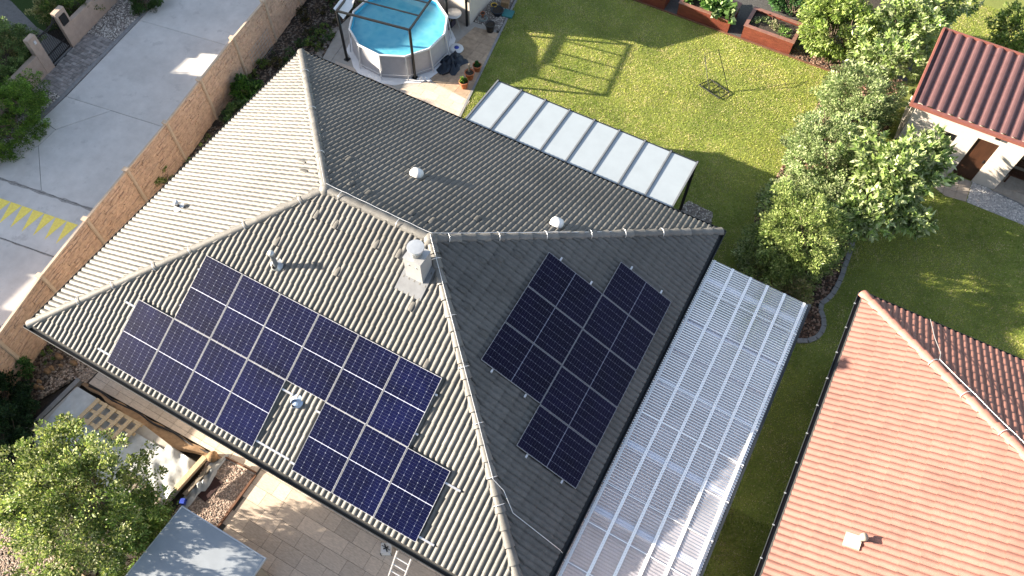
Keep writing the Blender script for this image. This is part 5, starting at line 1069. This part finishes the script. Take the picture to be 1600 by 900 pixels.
tree('fig_tree', 'pale big leaved fig like tree facing the white outbuilding', 'tree', (18.7, 17.2, 0), [cr((18.6, 17.0, 2.1), (1.5, 1.3, 1.25), 430, 13, .25, PALE, clr=.15, aspect=.36, droop=.15, lmp=.28, shell=.35), cr((19.4, 18.2, 2.0), (1.1, 1.0, .9), 210, 13, .25, PALE, clr=.15, aspect=.36, droop=.15, lmp=.3, shell=.3), cr((19.75, 15.9, 1.7), (.7, .5, .5), 70, 13, .25, PALE, clr=.14, aspect=.36, droop=.2, lmp=.3, shell=.3), cr((18.3, 15.2, 1.8), (1.0, .8, .8), 150, 13, .23, PALE, clr=.14, aspect=.36, lmp=.3, shell=.3)], 1.3, .07, limbs=12, stems=2)
tree('olive_shrub', 'yellowish green shrub at the near end of the row above the clear roof', 'shrub', (17.1, 13.1, 0), [cr((16.95, 13.5, 1.6), (1.4, 1.7, 1.5), 420, 80, .09, [(.22, .29, .08), (.34, .40, .15), (.11, .17, .04)], clr=.22, aspect=.4), cr((17.4, 12.0, 1.0), (.6, .45, .7), 50, 60, .08, [(.18, .21, .07), (.27, .24, .12)], clr=.18)], .8, .05, stems=3)
tree('dark_shrub', 'low shaded grey green shrub tucked against the lawn near the clear roof', 'shrub', (16.2, 12.9, 0), [cr((16.0, 13.4, .8), (.55, .9, .8), 110, 65, .09, SAGE, clr=.19), cr((15.9, 15.6, .7), (.5, .8, .65), 90, 60, .09, SAGE, clr=.18)], .5, .03, stems=2)
tree('dark_shrub', 'shaded dark green shrub in the middle of the bed behind the fig tree', 'shrub', (17.6, 15.6, 0), [cr((17.3, 15.6, 1.1), (1.0, .95, 1.0), 190, 60, .1, SAGE, clr=.2)], .5, .03, stems=2)
tree('tall_shrub', 'loose light green shrub at the top right edge', 'shrub', (20.9, 26.6, 0), [cr((21.2, 27.0, 1.4), (1.0, .7, .9), 80, 46, .13, BRIGHT, clr=.22)], .8, .04, stems=2)
tree('dark_shrub', 'dark green planting behind the planters at the top edge', 'shrub', (13.4, 25.5, 0), [cr((13.2, 25.6, .6), (1.2, .6, .6), 90, 60, .1, [(.05, .13, .04), (.08, .17, .05)], clr=.2)], .4, .03, stems=2)

# ------------------------------------------------------------------ lawn blades
def vnoise(x, y, s, seed=0):
    r_ = np.random.default_rng(seed); G = r_.random((256, 256)); x = x * s + 1000; y = y * s + 1000; xi = np.floor(x).astype(int); yi = np.floor(y).astype(int); fx_ = x - xi; fy = y - yi
    fx_ = fx_ * fx_ * (3 - 2 * fx_); fy = fy * fy * (3 - 2 * fy); g_ = lambda a, b: G[a % 256, b % 256]
    return (g_(xi, yi) * (1 - fx_) + g_(xi + 1, yi) * fx_) * (1 - fy) + (g_(xi, yi + 1) * (1 - fx_) + g_(xi + 1, yi + 1) * fx_) * fy
def blades(n, x0, x1, y0, y1, dens_fn, cols_fn, hgt=.032):
    x = rng.uniform(x0, x1, n); y = rng.uniform(y0, y1, n); k = dens_fn(x, y); x, y = x[k], y[k]; n = len(x)
    a = rng.uniform(0, 2 * pi, n); h = hgt * rng.uniform(.5, 1.4, n); wd_ = rng.uniform(.006, .014, n); lx_, ly_ = rng.normal(0, .022, n), rng.normal(0, .022, n)
    V = np.empty((n, 3, 3)); V[:, 0] = np.stack([x - cos_(a) * wd_, y - sin_(a) * wd_, np.zeros(n)], 1); V[:, 1] = np.stack([x + cos_(a) * wd_, y + sin_(a) * wd_, np.zeros(n)], 1); V[:, 2] = np.stack([x + lx_, y + ly_, h], 1)
    return V.reshape(-1, 3), np.arange(n * 3).reshape(n, 3), np.repeat(cols_fn(x, y), 3, 0)
def lawn_ok(x, y):
    k = inpoly(x, y, LAWN) & ~inpoly(x, y, BED) & ~inpoly(x, y, GT) & ~inpoly(x, y, GSH) & ~((x > 18.6) & (y > 20.2) & (y < 23.7)) & ~((x > 14.2) & (x < 17.9) & (y < 10.9)) & ~((x > 20) & (x < 21.6) & (y > 19.3) & (y < 20.3)) & ~((x < 12.5) & (y < 13.3)) & ~((x > 19.6) & (y < 11.1)) & ~((x > 20) & (y > 19.2) & (y < 20.3))
    d = vnoise(x, y, 1.6, 3); return k & (rng.random(len(x)) < .75 + .5 * d)
def lawn_col(x, y):
    n1 = vnoise(x, y, .55, 1); n2 = vnoise(x, y, 4.5, 2); n3 = vnoise(x, y, 1.4, 5); r_ = rng.random(len(x))
    g_ = np.array([.165, .26, .03]); yl = np.array([.51, .54, .12]); st = np.array([.62, .53, .32])
    t = np.clip(.12 + .6 * n3 + .5 * n2 - .25 + .7 * (n1 - .4), 0, 1)[:, None]; c_ = g_ * (1 - t) + yl * t
    dry = (r_ < .10 + .35 * np.clip(n2 * n3 * 1.8 - .35, 0, 1))[:, None]; c_ = np.where(dry, st, c_); return c_ * rng.uniform(.7, 1.3, (len(x), 1))
V, F, K = blades(520000, 3.0, 24.5, 5.5, 23.05, lawn_ok, lawn_col)
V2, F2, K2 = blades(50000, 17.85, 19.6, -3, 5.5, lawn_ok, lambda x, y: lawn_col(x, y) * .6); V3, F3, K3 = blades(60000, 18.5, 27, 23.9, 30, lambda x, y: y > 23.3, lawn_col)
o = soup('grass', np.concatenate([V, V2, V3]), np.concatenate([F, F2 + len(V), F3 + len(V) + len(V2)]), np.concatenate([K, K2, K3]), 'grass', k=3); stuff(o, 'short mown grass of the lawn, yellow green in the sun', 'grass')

# ================================================================== houses across the lane (outside the frame: their shade lies over the lane)
def far_house(label, x0, x1, y0, y1, ev, rd):
    t = thing('neighbour_house', label, 'house', (x0, y0, 0)); mb_ = MB(); mb_.box(((x0 + x1) / 2, (y0 + y1) / 2, ev / 2), (x1 - x0, y1 - y0, ev)); mb_.obj('wall', 'neighbour', t)
    mb_ = MB(); ym = (x0 + x1) / 2; e = .4
    mb_.quad((x0 - e, y0 - e, ev), (x0 - e, y1 + e, ev), (ym, y1 + e, rd), (ym, y0 - e, rd)); mb_.quad((x1 + e, y1 + e, ev), (x1 + e, y0 - e, ev), (ym, y0 - e, rd), (ym, y1 + e, rd)); mb_.quad((x0 - e, y0 - e, ev), (x1 + e, y0 - e, ev), (x1 + e, y1 + e, ev), (x0 - e, y1 + e, ev))
    mb_.add([(x0, y0, ev), (x1, y0, ev), (ym, y0, rd - .1)], [(0, 1, 2)]); mb_.add([(x0, y1, ev), (x1, y1, ev), (ym, y1, rd - .1)], [(0, 1, 2)]); mb_.obj('roof', 'otile', t)
far_house('neighbouring house across the lane, beyond the top left of the view', -18, -15, 8.1, 24, 4.8, 7.1)
far_house('neighbouring house across the lane, beyond the left of the view', -18, -15, -3.0, 5.6, 4.8, 6.8)
far_house('neighbouring garage across the lane, beyond the lower left of the view', -18, -15, -9.5, -5.9, 4.2, 6.2)
for lab, y0, y1, z in (('unseen flat block added to shade the lane between two neighbouring houses, beyond the top left of the view', 5.7, 8.0, 3.15), ('unseen flat block added to shade the lane between neighbouring house and garage, beyond the lower left', -5.8, -3.1, 3.95)):  # unseen blocks added to trim the sun patches on the lane
    t = thing('shade_block', lab, 'garage', (-18, y0, 0)); mb = MB(); mb.box((-16.5, (y0 + y1) / 2, z / 2 - .05), (2.8, y1 - y0, z - .1)); mb.obj('wall', 'neighbour', t); mb = MB(); mb.box((-16.5, (y0 + y1) / 2, z - .04), (3.0, y1 - y0, .1)); mb.obj('roof', 'flash', t)
